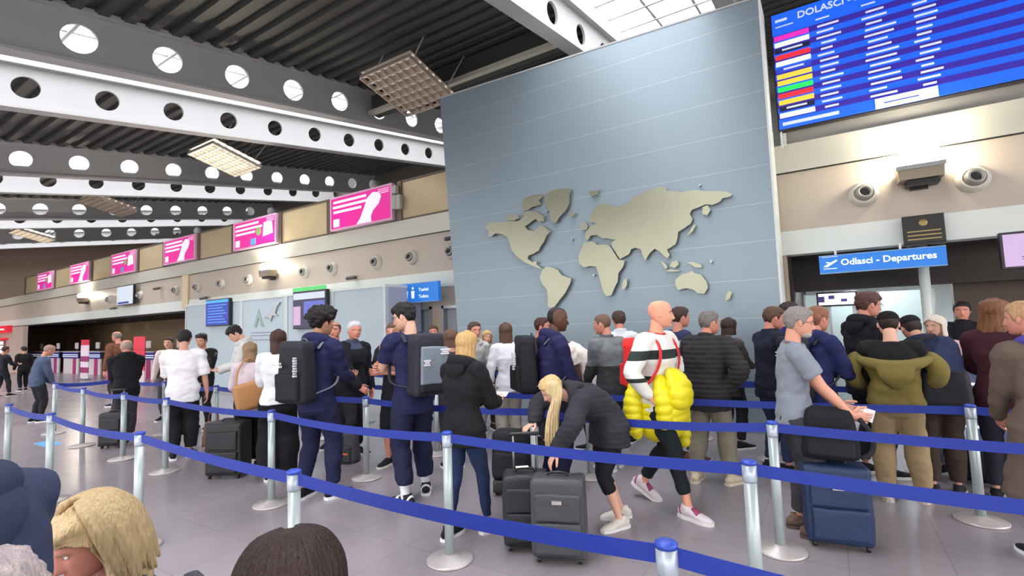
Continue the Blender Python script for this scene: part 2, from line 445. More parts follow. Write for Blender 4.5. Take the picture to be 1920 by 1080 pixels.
# white light inside the departures room
for i, x in enumerate((.6, 2.4)):
    t = thing('ceiling_light', 'white panel light inside the departures room, %s' % ('left one' if i == 0 else 'right one'), 'light', (x, 11.15, 2.7), 0, 'panel lights in departures')
    obj('housing', B(-.35, .35, -1.0, 1.0, -.03, .015), M_steel, t)
    obj('diffuser', B(-.3, .3, -.95, .95, -.04, -.031), mat('panel_emit', (255, 255, 255), .5, em=(235, 245, 255), es=40), t)
M_frost = mat('frosted_panel', (206, 222, 218), .35)
for i, (x0, x1, lab) in enumerate([(-.34, -.12, 'narrow pale glass panel beside the map wall'), (.05, .38, 'tall pale glass panel left of the hooded man'), (.78, 1.5, 'wide frosted glass screen behind the queue under the sign')]):
    t = thing('glass_partition', lab, 'partition', ((x0 + x1) / 2, WY + 1.8, 0), 0, None)
    obj('panel', B(x0 - (x0 + x1) / 2, x1 - (x0 + x1) / 2, -.02, .02, .05, 2.12), M_frost, t)
    obj('frame', box(box(NB(), x0 - (x0 + x1) / 2 - .03, x0 - (x0 + x1) / 2, -.03, .03, 0, 2.14), x1 - (x0 + x1) / 2, x1 - (x0 + x1) / 2 + .03, -.03, .03, 0, 2.14), M_steel, t)
p = atY(1741, 600, WY + .4)
tag(obj('column', cyl(NB(), (0, 0, 0), (0, 0, 2.72), .065, n=28), M_white, None, True, loc=(p.x, p.y, 0)), 'slim white column under the departures sign', 'column')

# map wall
MX0, MX1, MY = None, None, 8.3
pl, pr = atY(825, 185, MY), atY(1410, 0, MY); ql, qr = atY(862, 470, MY), atY(1462, 400, MY)
xl0 = pl.x; zl = pl.z; xr = (pr.x + qr.x) / 2; zr = pr.z; xlb = ql.x
print('map wall', pl, pr, ql, qr)
ZT = (zl + zr) / 2 + .02
XL = xl0 + (xlb - xl0) * .5
def panel_mat():
    m = mat('map_panel', (137, 153, 160), .38, .35, var=.03, vs=.4)
    nt = m.node_tree; b = nt.nodes['Principled BSDF']; tc = nt.nodes.new('ShaderNodeTexCoord'); sx = nt.nodes.new('ShaderNodeSeparateXYZ'); nt.links.new(tc.outputs['Object'], sx.inputs[0])
    a = nt.nodes.new('ShaderNodeMath'); a.operation = 'PINGPONG'; a.inputs[1].default_value = .29; nt.links.new(sx.outputs[2], a.inputs[0])
    l = nt.nodes.new('ShaderNodeMath'); l.operation = 'LESS_THAN'; l.inputs[1].default_value = .003; nt.links.new(a.outputs[0], l.inputs[0])
    src = b.inputs['Base Color'].links[0].from_socket
    mx = nt.nodes.new('ShaderNodeMix'); mx.data_type = 'RGBA'; mx.inputs['B'].default_value = lin((180, 190, 194)) + (1,)
    nt.links.new(l.outputs[0], mx.inputs['Factor']); nt.links.new(src, mx.inputs['A']); nt.links.new(mx.outputs['Result'], b.inputs['Base Color'])
    return m
bm = NB(); vs = []
poly = [(xlb, 0), (xr, 0), (xr, zr), (xl0, zl)]
prism(bm, poly, MY, WY - .05)
mw = struct('wall_map', bm, panel_mat())
bm = NB(); box(bm, xr, xr + .03, MY, WY - .02, 0, zr); struct('trim_7', bm, M_white)
bm = NB(); prism(bm, [(xl0, zl), (xr + .03, zr), (xr + .03, zr + .03), (xl0, zl + .03)], MY - .01, WY - .02); struct('trim_8', bm, M_beam)
def A_(c): return (880 + c[0] / 3.857, 320 + c[1] / 3.857)
def B_(c): return (1080 + c[0] / 3.856, 320 + c[1] / 3.856)
LAND = [
 ('north_america', A_, [(118,412),(150,378),(250,372),(300,368),(360,365),(395,335),(400,300),(440,290),(490,300),(540,330),(545,365),(510,372),(480,350),(445,378),(405,405),(430,432),(470,440),(500,412),(530,395),(560,420),(590,445),(560,470),(545,510),(520,545),(505,580),(470,600),(430,615),(425,640),(455,660),(490,655),(490,680),(530,708),(500,705),(440,680),(390,655),(345,620),(310,575),(295,520),(280,480),(240,460),(190,455),(160,478),(130,465),(150,440)]),
 ('island', A_, [(265,325),(350,318),(365,345),(330,362),(280,360)]),
 ('island', A_, [(380,240),(410,195),(470,178),(520,172),(535,190),(505,215),(520,245),(490,255),(460,262),(430,285),(395,290),(385,270)]),
 ('greenland', A_, [(550,175),(600,145),(690,128),(745,135),(725,180),(725,240),(700,290),(660,330),(630,378),(610,380),(590,345),(580,300),(560,250),(545,220),(545,190)]),
 ('iceland', A_, [(722,318),(745,300),(770,308),(765,325),(740,335)]),
 ('south_america', A_, [(530,720),(560,695),(600,700),(640,715),(670,755),(740,780),(730,820),(700,880),(660,930),(620,985),(590,992),(570,985),(572,920),(565,860),(530,820),(510,770)]),
 ('british_isles', A_, [(805,410),(815,375),(835,370),(860,405),(850,428),(820,430)]),
 ('island', A_, [(860,155),(900,145),(945,140),(930,170),(890,190)]),
 ('eurasia', B_, [(65,480),(75,445),(110,400),(150,385),(105,370),(100,330),(130,290),(160,250),(215,235),(270,255),(300,262),(380,235),(410,195),(470,170),(540,135),(610,115),(655,125),(660,148),(740,150),(760,160),(850,140),(940,150),(1030,148),(1100,155),(1135,175),(1110,192),(1060,200),(1045,225),(985,250),(940,245),(880,270),(840,285),(825,312),(845,350),(830,385),(790,415),(740,445),(735,490),(720,535),(660,572),(680,610),(665,635),(640,620),(600,580),(570,565),(530,605),(505,650),(490,625),(470,570),(430,558),(400,570),(385,605),(320,640),(290,590),(265,555),(260,520),(290,500),(225,490),(195,490),(150,465),(110,470),(85,510)]),
 ('africa', B_, [(60,522),(110,512),(140,520),(150,535),(210,535),(245,545),(275,590),(310,644),(355,652),(345,690),(310,740),(305,800),(280,850),(260,900),(225,908),(200,880),(180,800),(160,730),(150,695),(110,690),(60,700),(25,670),(20,620),(40,570)]),
 ('madagascar', B_, [(345,790),(375,780),(370,830),(350,862),(332,845)]),
 ('japan', B_, [(870,390),(845,440),(800,475),(830,430),(850,395)]),
 ('island', B_, [(915,265),(950,250),(975,285),(950,325),(915,315)]),
 ('island', B_, [(690,665),(735,650),(745,680),(715,705),(680,690)]),
 ('island', B_, [(615,655),(640,665),(665,700),(650,715)]),
 ('island', B_, [(650,722),(690,715),(755,722),(740,730),(670,730)]),
 ('new_guinea', B_, [(805,665),(850,660),(905,680),(915,700),(870,702),(840,685)]),
 ('australia', B_, [(720,790),(765,750),(800,745),(840,725),(870,745),(900,750),(945,800),(955,850),(930,890),(880,888),(850,860),(800,850),(740,865),(722,830)]),
 ('new_zealand', B_, [(1100,870),(1130,880),(1110,930),(1080,940),(1085,905)])]
root = thing('world_map', 'raised brushed metal world map on the tall blue-grey wall', 'wall map', (-3, MY, 3.2))
M_map = mat('map_metal', (160, 160, 138), .3, .75, var=.06, vs=3)
random.seed(9)
for nm, fn, poly in LAND:
    pts = []
    n = len(poly)
    for i in range(n):
        a, b = poly[i], poly[(i + 1) % n]
        pts.append(a); L = math.hypot(b[0] - a[0], b[1] - a[1]); s = int(L / 16)
        for k in range(1, s):
            t = k / s; pts.append((a[0] + (b[0] - a[0]) * t + random.uniform(-1.6, 1.6), a[1] + (b[1] - a[1]) * t + random.uniform(-1.6, 1.6)))
    P = [atY(*fn(q), MY - .07) for q in pts]
    bm = NB(); prism(bm, [(p.x + 3, p.z - 3.2) for p in P], -.09, -.06)
    c = P[len(P) // 2]
    cx = sum(p.x for p in P) / len(P) + 3; cz = sum(p.z for p in P) / len(P) - 3.2
    obj(nm, bm, M_map, root)
# stand-offs as one hidden part behind the plates
bm = NB()
for x, z in ((-4.4, 3.9), (-3.9, 3.3), (-3.5, 2.6), (-2.7, 3.2), (-2.2, 3.8), (-1.6, 3.9), (-2.3, 3.0), (-1.5, 2.65)): cyl(bm, (x + 3, -.07, z - 3.2), (x + 3, -.002, z - 3.2), .02, n=10)
obj('stand_off', bm, M_steel, root)

# ------------------------------------------------------------ parapet on the long wall: adverts and glass panels
M_pink = mat('advert_pink', (214, 28, 140), .4, em=(226, 30, 148), es=.45)
M_adw = mat('advert_white', (245, 225, 240), .4, em=(250, 225, 240), es=.5)
M_frame = mat('frame_bronze', (104, 92, 80), .4, .4)
M_brass = mat('parapet_glass', (192, 174, 136), .25, .15, var=.2, vs=1.1)
def advert(x0, i):
    w_, h_ = 2.45, .95
    t = thing('advert_panel', 'magenta advert panel on the parapet, %s' % ['nearest, left of the map wall, showing a white hand', 'second from the map wall, with green and blue spots', 'third from the map wall', 'fourth from the map wall', 'fifth from the map wall', 'farthest of the row'][i], 'advert', (x0 + w_ / 2, WY - .1, 4.55), 0, 'magenta adverts along the parapet')
    bm = NB(); f = .05
    box(bm, -w_ / 2, w_ / 2, -.05, .05, 0, f); box(bm, -w_ / 2, w_ / 2, -.05, .05, h_ - f, h_); box(bm, -w_ / 2, -w_ / 2 + f, -.05, .05, f, h_ - f); box(bm, w_ / 2 - f, w_ / 2, -.05, .05, f, h_ - f)
    obj('frame', bm, mat('advert_frame', (222, 170, 196), .4), t)
    obj('poster', B(-w_ / 2 + f, w_ / 2 - f, -.03, .02, f, h_ - f), M_pink, t)
    bm = NB()
    for k, (a, b) in enumerate([(-1.1, .25), (-1.12, .45), (-1.1, .05)]): box(bm, a, b, -.036, -.028, .76 - k * .14, .83 - k * .14)
    for k in range(3): box(bm, .7, 1.1, -.036, -.028, .85 - k * .05, .865 - k * .05)
    box(bm, -1.1, -.85, -.036, -.028, .1, .32)
    obj('lettering', bm, M_adw, t)
    if i % 2 == 0:
        bm = prism(NB(), [(-.15, .06), (.0, .2), (.15, .45), (.3, .72), (.5, .84), (.72, .8), (.82, .68), (.72, .5), (.5, .34), (.42, .2), (.44, .06)], -.036, -.028)
        obj('picture', bm, M_adw, t)
    else:
        obj('picture', prism(NB(), [(.5, .3), (.55, .75), (1.0, .72), (1.05, .35)], -.036, -.028), mat('ad_pale', (240, 240, 225), .4, em=(240, 240, 225), es=.4), t)
        obj('picture', cyl(NB(), (.25, -.036, .5), (.25, -.028, .5), .14), mat('ad_green', (150, 180, 110), .5), t)
        obj('picture', B(-.2, .1, -.036, -.028, .08, .3), mat('ad_blue', (110, 170, 220), .5), t)
for i in range(6): advert(-11.64 - 5.08 * i, i)
ordw = ['nearest, touching the map wall', 'second along from the map wall', 'third along from the map wall', 'fourth along from the map wall', 'fifth along from the map wall', 'sixth along from the map wall', 'farthest, by the end wall']
for i in range(7):
    x0, x1 = (-8.93, -6.3) if i == 0 else (-11.64 - 5.08 * (i - 1) - 2.45, -11.64 - 5.08 * (i - 1) - .25)
    t = thing('parapet_panel', 'amber tinted glass parapet panel, %s' % ordw[i], 'railing panel', ((x0 + x1) / 2, WY - .02, 4.5), 0, 'glass panels along the parapet')
    w2 = (x1 - x0) / 2
    obj('pane', B(-w2, w2, -.015, .015, .05, .98), M_brass, t)
    obj('rail', box(box(NB(), -w2, w2, -.04, .04, .98, 1.03), -w2, w2, -.03, .03, 0, .05), M_frame, t)
    obj('post', B(-w2 - .14, -w2, -.06, .06, 0, 1.02), M_frame, t)
    if i: obj('post', B(w2, w2 + .2, -.06, .06, 0, 1.02), M_frame, t)
# boxes beside the nearest advert
for i, (dx, z) in enumerate(((.04, 5.2), (.02, 4.8), (.17, 4.78))):
    tag(obj('switch_box', B(-.07, .07, -.05, .05, 0, .2 if i == 0 else .36), mat('box_grey', (170, 168, 160), .5), loc=(-9.12 + dx, WY - .135, z)), 'small grey box on the post right of the nearest magenta advert, %s' % ['upper one', 'lower left one', 'lower right one'][i], 'box')

# air nozzles
def nozzle(x, z, lab):
    t = thing('air_nozzle', lab, 'air vent', (x, WY, z), 0, 'round air nozzles along the beige wall')
    Mx = Matrix.Rotation(PI / 2, 4, 'X')
    obj('collar', lathe(NB(), [(.0, 0), (.19, 0), (.19, .02), (.155, .07), (.15, .1), (.12, .11), (.12, .05), (0, .05)], 28, Mx), mat('nozzle_white', (205, 200, 188), .4), t, True)
    Mr = Matrix.Translation((-.01, -.05, -.01)) @ Matrix.Rotation(R(80), 4, 'X') @ Matrix.Rotation(R(10), 4, 'Y')
    obj('nozzle', lathe(NB(), [(.11, -.02), (.115, .06), (.10, .12), (.07, .13), (.065, .05), (.0, .04)], 24, Mr), mat('nozzle_grey', (150, 148, 140), .35, .4), t, True)
    obj('throat', cyl(NB(), (-.01, -.12, 0), (-.01, -.135, 0), .062), M_black, t)
xs = [.57, 1.79, 3.0, -7.37, -8.66, -9.93, -11.71, -12.98, -15.97, -17.67, -19.34, -20.98, -24.1, -27.3]
labs = ['left of the bright lamp over departures', 'right of the bright lamp over departures', 'at the far right beyond the frame', 'touching the map wall, under a camera', 'second left of the map wall', 'third left of the map wall', 'fourth left of the map wall', 'right of the far bright lamp', 'first left of the far lamp', 'second left of the far lamp', 'third left of the far lamp', 'just left of the cream column', 'fifth left, by the blue screen', 'farthest left']
for x, l in zip(xs, labs): nozzle(x, 3.53, 'round air nozzle on the beige wall, ' + l)
# uplights
M_hot = mat('lamp_hot', (255, 250, 235), .5, em=(255, 244, 220), es=120)
def uplight(x, z, lab, power=60):
    t = thing('wall_uplight', lab, 'wall lamp', (x, WY, z), 0, 'uplights on the beige wall')
    bm = NB(); prism(bm, [(-.26, 0), (.26, 0), (.24, -.2), (-.24, -.2)], -.34, -.04); obj('housing', bm, mat('lamp_body', (150, 138, 118), .4, .3), t)
    obj('bracket', box(box(NB(), -.1, .1, -.06, 0, -.3, .05), -.16, .2, -.3, -.05, -.27, -.21), M_black, t)
    obj('lens', B(-.24, .24, -.34, -.08, .0, .22, .07), M_hot, t)
    obj('visor', B(-.27, .27, -.36, -.345, -.06, .0), M_steel, t)
    ld = bpy.data.lights.new('uplight_glow', 'SPOT'); ld.energy = power; ld.color = (1, .93, .8); ld.spot_size = R(150); ld.shadow_soft_size = .15
    l = bpy.data.objects.new('lamp_light', ld); COL.objects.link(l); l.parent = t; l.location = (0, -.3, .24); l.rotation_euler = (R(180 - 12), 0, 0)
uplight(1.21, 3.78, 'very bright uplight on the beige wall over departures, between two nozzles', 90)
uplight(-14.6, 3.72, 'bright uplight on the beige wall over the grey booths', 170)
uplight(-30, 3.75, 'small distant uplight on the beige wall above check-in', 170)
# cameras on the wall
for i, (x, y, l) in enumerate([(848, 447, 'dark security camera above the nozzle beside the map wall'), (662, 521, 'small dome camera under the beige wall over the booths'), (1108, 0, ''), (385, 559, 'small flat camera above the blue screen'), (215, 578, 'far little camera over the check-in opening'), (297, 541, 'spotlight cluster on the beige wall left of the cream column')]):
    if not l: continue
    p = atY(x, y, WY - .1)
    t = thing('security_camera', l, 'camera', (p.x, WY - .02, p.z))
    obj('body', loft(NB(), [(-.1, -.2, -.02), (.14, -.12, .0)], [.045, .05], side=Vector((0, 0, 1)), seg=12), mat('cam_grey', (70, 70, 70), .4), t, True)
    obj('bracket', B(-.03, .03, -.14, .02, .02, .06), M_steel, t)
# screens, signs
M_bezel = mat('bezel', (28, 26, 30), .35)
def screen(name, lab, cat, x0, x1, z0, z1, y, m, d=.1, extra=None, bez=.03):
    cx = (x0 + x1) / 2; t = thing(name, lab, cat, (cx, y, z0)); w2 = (x1 - x0) / 2; h = z1 - z0
    obj('housing', B(-w2, w2, 0, d, 0, h, .01), M_bezel, t)
    obj('display', B(-w2 + bez, w2 - bez, -.006, .005, bez, h - bez), m, t)
    if extra: extra(t, w2, h)
    return t
def bars(t, name, rows, m, y=-.012):
    bm = NB()
    for a, b, z0, z1 in rows: box(bm, a, b, y, y + .008, z0, z1)
    return obj(name, bm, m, t)
M_lwht = mat('lit_white', (120, 125, 130), .5, em=(225, 235, 250), es=.75)
M_ltxt = mat('lit_text', (190, 200, 225), .5, em=(190, 200, 230), es=.6)
p, q = atY(222, 538, WY - .2), atY(252, 570, WY - .2)
screen('monitor', 'pale blue screen hanging on the beige wall above check-in', 'screen', p.x, q.x, q.z, p.z, WY - .25, M_lwht, extra=lambda t, w, h: bars(t, 'caption', [(-w * .8, w * .5, .06, .14)], mat('cap_blue', (40, 70, 150), .5)))
# the big arrivals board
BX0, BX1, BZ0, BZ1 = -.45, 5.2, 4.72, 6.62
t = thing('arrivals_board', 'huge blue arrivals board with coloured airline tags high on the right wall', 'information board', (BX0, WY - .16, BZ0))
obj('housing', B(-.02, BX1 - BX0 + .02, 0, .12, -.02, BZ1 - BZ0 + .02), M_bezel, t)
H_ = BZ1 - BZ0; W_ = BX1 - BX0
M_bb = mat('board_blue', (30, 90, 225), .4, em=(22, 92, 232), es=.72); M_bd = mat('board_navy', (52, 38, 150), .4, em=(52, 40, 150), es=.5)
obj('display', B(0, W_, -.01, 0, 0, H_), M_bb, t)
NR = 15; z0r = .16; rh = (H_ - .16 - .36) / NR
bars(t, 'row_band', [(0, W_, z0r + rh * k, z0r + rh * (k + 1)) for k in range(0, NR, 2)], M_bd, -.016)
random.seed(21)
tagc = [('w', 0), ('k', 1), ('y', 2), ('r', 3), ('g', 4), ('y', 5), ('y', 6), ('n', 7), ('w', 8), ('r', 9), ('k', 10), ('w', 11), ('p', 12)]
cm = dict(w=mat('t_w', (225, 235, 250), .5, em=(225, 235, 250), es=.75), y=mat('t_y', (225, 190, 60), .5, em=(235, 195, 60), es=.7), r=mat('t_r', (230, 40, 50), .5, em=(235, 40, 55), es=.7), g=mat('t_g', (30, 220, 90), .5, em=(30, 225, 90), es=.7), p=mat('t_p', (235, 40, 170), .5, em=(238, 40, 170), es=.7), k=mat('t_k', (20, 20, 60), .5, em=(20, 20, 70), es=.4), n=mat('t_n', (40, 60, 180), .5, em=(40, 70, 190), es=.6))
sc = (NR) / 13.
for c, k in tagc:
    z = z0r + (k + .0) * rh * sc
    bars(t, 'airline_tag', [(.02, .5, z + .015, z + rh * sc - .015)], cm[c], -.022)
rows = []; dk = []
for k in range(NR):
    z = z0r + k * rh
    for x, wd in ((.60, .30), (1.18, .36), (1.76, .26), (4.2, .4)):
        w1 = wd * random.uniform(.6, 1.1); rows.append((x + random.uniform(-.02, .05), x + w1, z + rh * .3, z + rh * .62))
for c, k in tagc:
    if c in 'kn': z = z0r + k * rh * sc; rows.append((.12, .4, z + .045, z + .075))
rows += [(.05, .22, H_ - .14, H_ - .10), (.05, .3, H_ - .23, H_ - .215), (.6, .78, H_ - .3, H_ - .28), (1.18, 1.35, H_ - .3, H_ - .28), (1.76, 1.9, H_ - .3, H_ - .28), (.05, .8, .05, .1), (4.6, 5.0, .05, .11)]
bars(t, 'text_line', rows, M_ltxt, -.023)
fx0, fx1 = atY(1642, 208, WY - .16).x - BX0, atY(1760, 182, WY - .16).x - BX0
bars(t, 'footer_notice', [(fx0, fx1, .0, .15)], cm['w'], -.022)
bars(t, 'footer_marks', [(fx0 + .1, fx0 + .5, .06, .075)], cm['n'], -.026)
text('heading', 'DOLASCI - ARRIVALS', .15, (.36, -.014, H_ - .17), M_ltxt, t, bold=True)
# ladder-like bracket under the board's left end
bm = NB()
for k in range(6): box(bm, 0, .05, -.02, .02, .035 * k + .02, .035 * k + .04)
box(bm, -.03, 0, -.02, .02, 0, .3)
tag(obj('cable_tray', bm, M_white, loc=(-.42, WY - .1, 4.45)), 'short white slotted bracket under the left end of the arrivals board', 'bracket')
# departures sign
def sign(lab, x0, x1, z0, z1, y, ll):
    t = thing('hanging_sign', lab, 'sign', ((x0 + x1) / 2, y, z0)); w = (x1 - x0) / 2
    obj('panel', B(-w, w, 0, .09, 0, z1 - z0), mat('sign_blue', (26, 108, 190), .4, em=(20, 110, 200), es=.55), t)
    obj('edge_trim', box(box(NB(), -w, w, -.004, .094, -.012, 0), -w, w, -.004, .094, z1 - z0, z1 - z0 + .012), mat('sign_pale', (130, 170, 210), .4), t)
    ll(t, w, z1 - z0)
    return t
M_sw = mat('sign_white', (235, 242, 250), .5, em=(235, 242, 250), es=.6)
def l1(t, w, h):
    text('lettering', 'Odlasci - Departures', .128, (-w + .27, -.006, .10), M_sw, t, bold=True)
    bm = NB(); prism(bm, [(-w + .05, .09), (-w + .09, .12), (-w + .22, .19), (-w + .23, .17), (-w + .1, .085)], -.008, 0)
    prism(bm, [(-w + .08, .155), (-w + .10, .165), (-w + .17, .14), (-w + .15, .13)], -.008, 0)
    box(bm, -w + .05, -w + .22, -.008, 0, .055, .065); box(bm, -w + .04, -w + .24, -.008, 0, .235, .24)
    obj('aeroplane_symbol', bm, M_sw, t)
    obj('hanger', box(box(NB(), -w + .2, -w + .23, .03, .06, h, h + .1), w - .5, w - .47, .03, .06, h, h + .1), M_steel, t)
p, q = atY(1535, 482, WY - .25), atY(1777, 494, WY - .25)
sign('blue hanging sign reading Odlasci - Departures over the right opening', p.x, q.x, atY(1535, 513, WY - .25).z, p.z, WY - .25, l1)
def l2(t, w, h):
    text('lettering', 'Toaleti', .11, (.1 * w, -.006, h * .56), M_sw, t); text('lettering', 'Toilets', .11, (.1 * w, -.006, h * .2), M_sw, t)
    bm = NB()
    for x in (-w * .84, -w * .5, -w * .18):
        ball(bm, (x, -.004, h * .74), (.03, .006, .03), 12, 8); prism(bm, [(x - .05, h * .6), (x + .05, h * .6), (x + .035, h * .2), (x - .035, h * .2)], -.008, 0)
    obj('pictogram', bm, M_sw, t)
p, q = atY(743, 535, WY - .5), atY(822, 563, WY - .5)
sign('small blue toilets sign with pictograms beside the map wall', p.x, q.x, q.z, p.z, WY - .5, l2)
# black ornate plaque above the departures sign
p, q = atY(1690, 412, WY - .1), atY(1774, 452, WY - .1)
t = thing('ceiling_plaque', 'black plaque with small gold lettering above the departures sign', 'plaque', ((p.x + q.x) / 2, WY - .14, q.z))
wv = (q.x - p.x) / 2; hv = p.z - q.z + .03
obj('board', B(-wv, wv, 0, .04, 0, hv, .008), mat('plaque_black', (24, 20, 16), .4), t)
bm = NB(); ball(bm, (0, -.004, hv * .72), (.05, .008, .05))
for k in range(3): box(bm, -wv * .8, wv * .8, -.008, 0, hv * .12 + k * .055, hv * .12 + k * .055 + .018)
obj('gold_marks', bm, mat('gold', (150, 130, 80), .35, .6), t)
obj('foot', prism(NB(), [(-wv, 0), (wv, 0), (wv * .9, -.05), (0, -.02), (-wv * .9, -.05)], 0, .04), M_black, t)
p, q = atY(1872, 437, WY - .6), atY(1876, 506, WY - .6)
screen('monitor', 'violet screen in a black frame at the right edge', 'screen', p.x, p.x + .62, q.z, p.z, WY - .6, mat('violet', (150, 130, 160), .5, em=(220, 190, 230), es=.6), .08, lambda t, w, h: bars(t, 'caption', [(-w * .3, w * .6, h * .6, h * .64), (-w * .4, w * .4, h * .3, h * .33), (-w * .4, w * .2, h * .24, h * .26)], mat('cap_violet', (120, 100, 190), .5)))
# purple-white sign inside departures
p, q = atY(1530, 549, WY + 1.5), atY(1608, 562, WY + 1.5)
t = screen('light_box_sign', 'long white light box with violet marks inside departures', 'sign', p.x, q.x, q.z - .1, p.z, WY + 1.45, mat('lbx', (240, 238, 255), .5, em=(240, 238, 255), es=1.2), .06, lambda t, w, h: bars(t, 'mark', [(-w * .9, -w * .6, h * .3, h * .7), (-w * .4, -w * .1, h * .5, h * .75), (w * .2, w * .5, h * .3, h * .5)], mat('mark_violet', (90, 70, 150), .5)))
for s_ in (-1, 1): obj('hanger', B(s_ * .2 - .01, s_ * .2 + .01, .02, .04, p.z - q.z + .1, 2.72 - q.z + .1), M_steel, t)
# passport desk at right
t = thing('service_desk', 'blue and white service desk behind the queue at the right', 'desk', (1.75, 8.25, 0))
obj('front_panel', B(-.7, 1.6, 0, .06, 0, 1.05), mat('desk_blue', (84, 96, 130), .5), t)
obj('desk_top', B(-.75, 1.65, -.1, .6, 1.05, 1.09), M_white, t)
obj('white_rail', box(box(NB(), -.7, 1.6, -.02, 0, .82, .85), -.7, 1.6, -.02, 0, .3, .33), M_sw, t)
obj('side_panel', box(box(NB(), -.7, -.64, .06, .5, 0, 1.05), 1.54, 1.6, .06, .5, 0, 1.05), M_white, t)

# booths in the middle
BY = 7.8
M_booth = mat('booth_grey', (178, 194, 200), .4, var=.03)
M_bside = mat('booth_side', (168, 170, 186), .45)
M_post = mat('booth_post', (200, 206, 206), .4, .2)
b0 = atY(347, 600, BY).x; b1 = atY(723, 600, BY).x
xs = [b0, atY(452, 600, BY).x, atY(536, 600, BY).x, atY(622, 600, BY).x, b1]
labs = ['far left booth section with a blue screen', 'booth section with a grey emblem', 'booth section with a green-topped screen', 'plain right booth section beside the toilets sign']
for i in range(4):
    a, b = xs[i], xs[i + 1]; t = thing('booth', 'pale blue-grey ' + labs[i], 'booth', ((a + b) / 2, BY, 0), 0, 'booth sections under the beige wall'); w = (b - a) / 2
    obj('front_panel', B(-w + .07, w - .07, .02, .08, .1, 2.72), M_booth, t)
    obj('plinth', B(-w, w, .0, .1, 0, .1), M_steel, t)
    obj('side_post', B(-w, -w + .07, 0, .1, .1, 2.72), M_post, t); obj('side_post', B(w - .07, w, 0, .1, .1, 2.72), M_post, t)
    obj('roof', B(-w, w, 0, WY - BY - .05, 2.72, 2.78), M_white, t)
    if i == 3: obj('side_panel', B(w - .05, w, .1, WY - BY - .05, 0, 2.72), M_bside, t)
    if i == 1:
        bm = NB(); prism(bm, [(-.45, 1.95), (-.2, 2.45), (.05, 1.95), (-.08, 1.95), (-.2, 2.2), (-.32, 1.95)], 0, .03)
        obj('emblem', bm, mat('emblem_green', (150, 170, 160), .5), t)
        bm = NB(); prism(bm, [(.05, 2.2), (.35, 2.3), (.65, 2.52), (.85, 2.58), (.7, 2.46), (.62, 2.3), (.75, 2.22), (.5, 2.24), (.4, 2.08), (.32, 2.2)], -.02, .02)
        obj('emblem', bm, M_steel, t)
        bars(t, 'lettering', [(-.6, .7, 1.78, 1.8), (-.6, .7, 1.7, 1.72), (-.55, .6, 1.58, 1.6)], mat('let_grey', (130, 142, 150), .5), .01)
p, q = atY(386, 563, BY - .1), atY(429, 610, BY - .1)
def blines(t, w, h):
    bars(t, 'text_line', [(-w * .8, w * .8 - .1 * (k % 3), h * .12 + k * h * .105, h * .12 + k * h * .105 + .03) for k in range(7)], mat('bl2', (90, 140, 220), .5, em=(90, 140, 220), es=.5), -.012)
    bars(t, 'heading', [(-w + .03, w - .03, h * .86, h - .03)], mat('bl3', (70, 160, 220), .5, em=(70, 160, 220), es=.5), -.012)
screen('monitor', 'dark blue flight screen on the far left booth section', 'screen', p.x, q.x, q.z, p.z, BY - .1, mat('scr_blue', (30, 50, 140), .4, em=(30, 60, 160), es=.6), .1, blines)
p, q = atY(549, 548, BY - .1), atY(612, 615, BY - .1)
def pic(t, w, h):
    bars(t, 'green_header', [(-w, w, h, h + .1)], mat('green_hd', (90, 190, 110), .5, em=(90, 200, 110), es=.5), -.004)
    bars(t, 'picture', [(-w + .04, -w * .5, .1, h * .6)], mat('pic_pink', (190, 160, 190), .5, em=(190, 160, 190), es=.4))
    bars(t, 'picture', [(-w * .3, w - .05, h * .35, h * .72)], mat('pic_blue', (90, 100, 170), .5, em=(100, 110, 190), es=.5))
    bars(t, 'picture', [(-w + .04, w - .05, h * .78, h - .05)], M_lwht)
screen('monitor', 'dark advert screen with green header on a booth section', 'screen', p.x, q.x, q.z, p.z, BY - .1, mat('scr_dark', (50, 48, 70), .4, em=(50, 50, 80), es=.4), .1, pic)

# check-in counters along the left
M_cb = mat('counter_blue', (34, 44, 130), .45); M_cw = mat('counter_white', (206, 198, 200), .5); M_mag = mat('counter_magenta', (170, 40, 110), .5)
ordn = ['first', 'second', 'third', 'fourth', 'fifth', 'sixth', 'seventh', 'eighth']
for i in range(8):
    x = -19.6 - 2.9 * i
    t = thing('check_in_counter', 'white check-in counter with blue striped band, %s beyond the booths' % ordn[i], 'counter', (x, 9.6, 0), 0, 'row of check-in counters')
    obj('front_panel', B(-1.1, 1.1, 0, .06, 0, .8), M_cw, t)
    obj('blue_band', B(-1.12, 1.12, -.03, .05, .8, 1.12), M_cb, t)
    bars(t, 'white_stripe', [(-1.12, 1.12, .88, .91), (-1.12, 1.12, .97, 1.0)], M_sw, -.04)
    obj('desk_top', B(-1.15, 1.15, -.05, .7, 1.12, 1.15), M_cw, t)
    obj('side_panel', B(-1.1, -1.04, .06, .6, 0, 1.12), M_cw, t)
    obj('magenta_panel', B(.35, .75, -.02, 0, .0, .8), M_mag, t)
    m = thing('monitor', 'white backed computer screen on the %s check-in counter' % ordn[i], 'screen', (x - .3, 9.9, 1.15), 0, 'screens on the check-in counters')
    obj('display', B(-.24, .24, 0, .04, .14, .46, .01), M_cw, m); obj('stand', B(-.03, .03, .0, .05, 0, .16), M_steel, m); obj('base', B(-.12, .12, -.06, .12, 0, .012), M_steel, m)
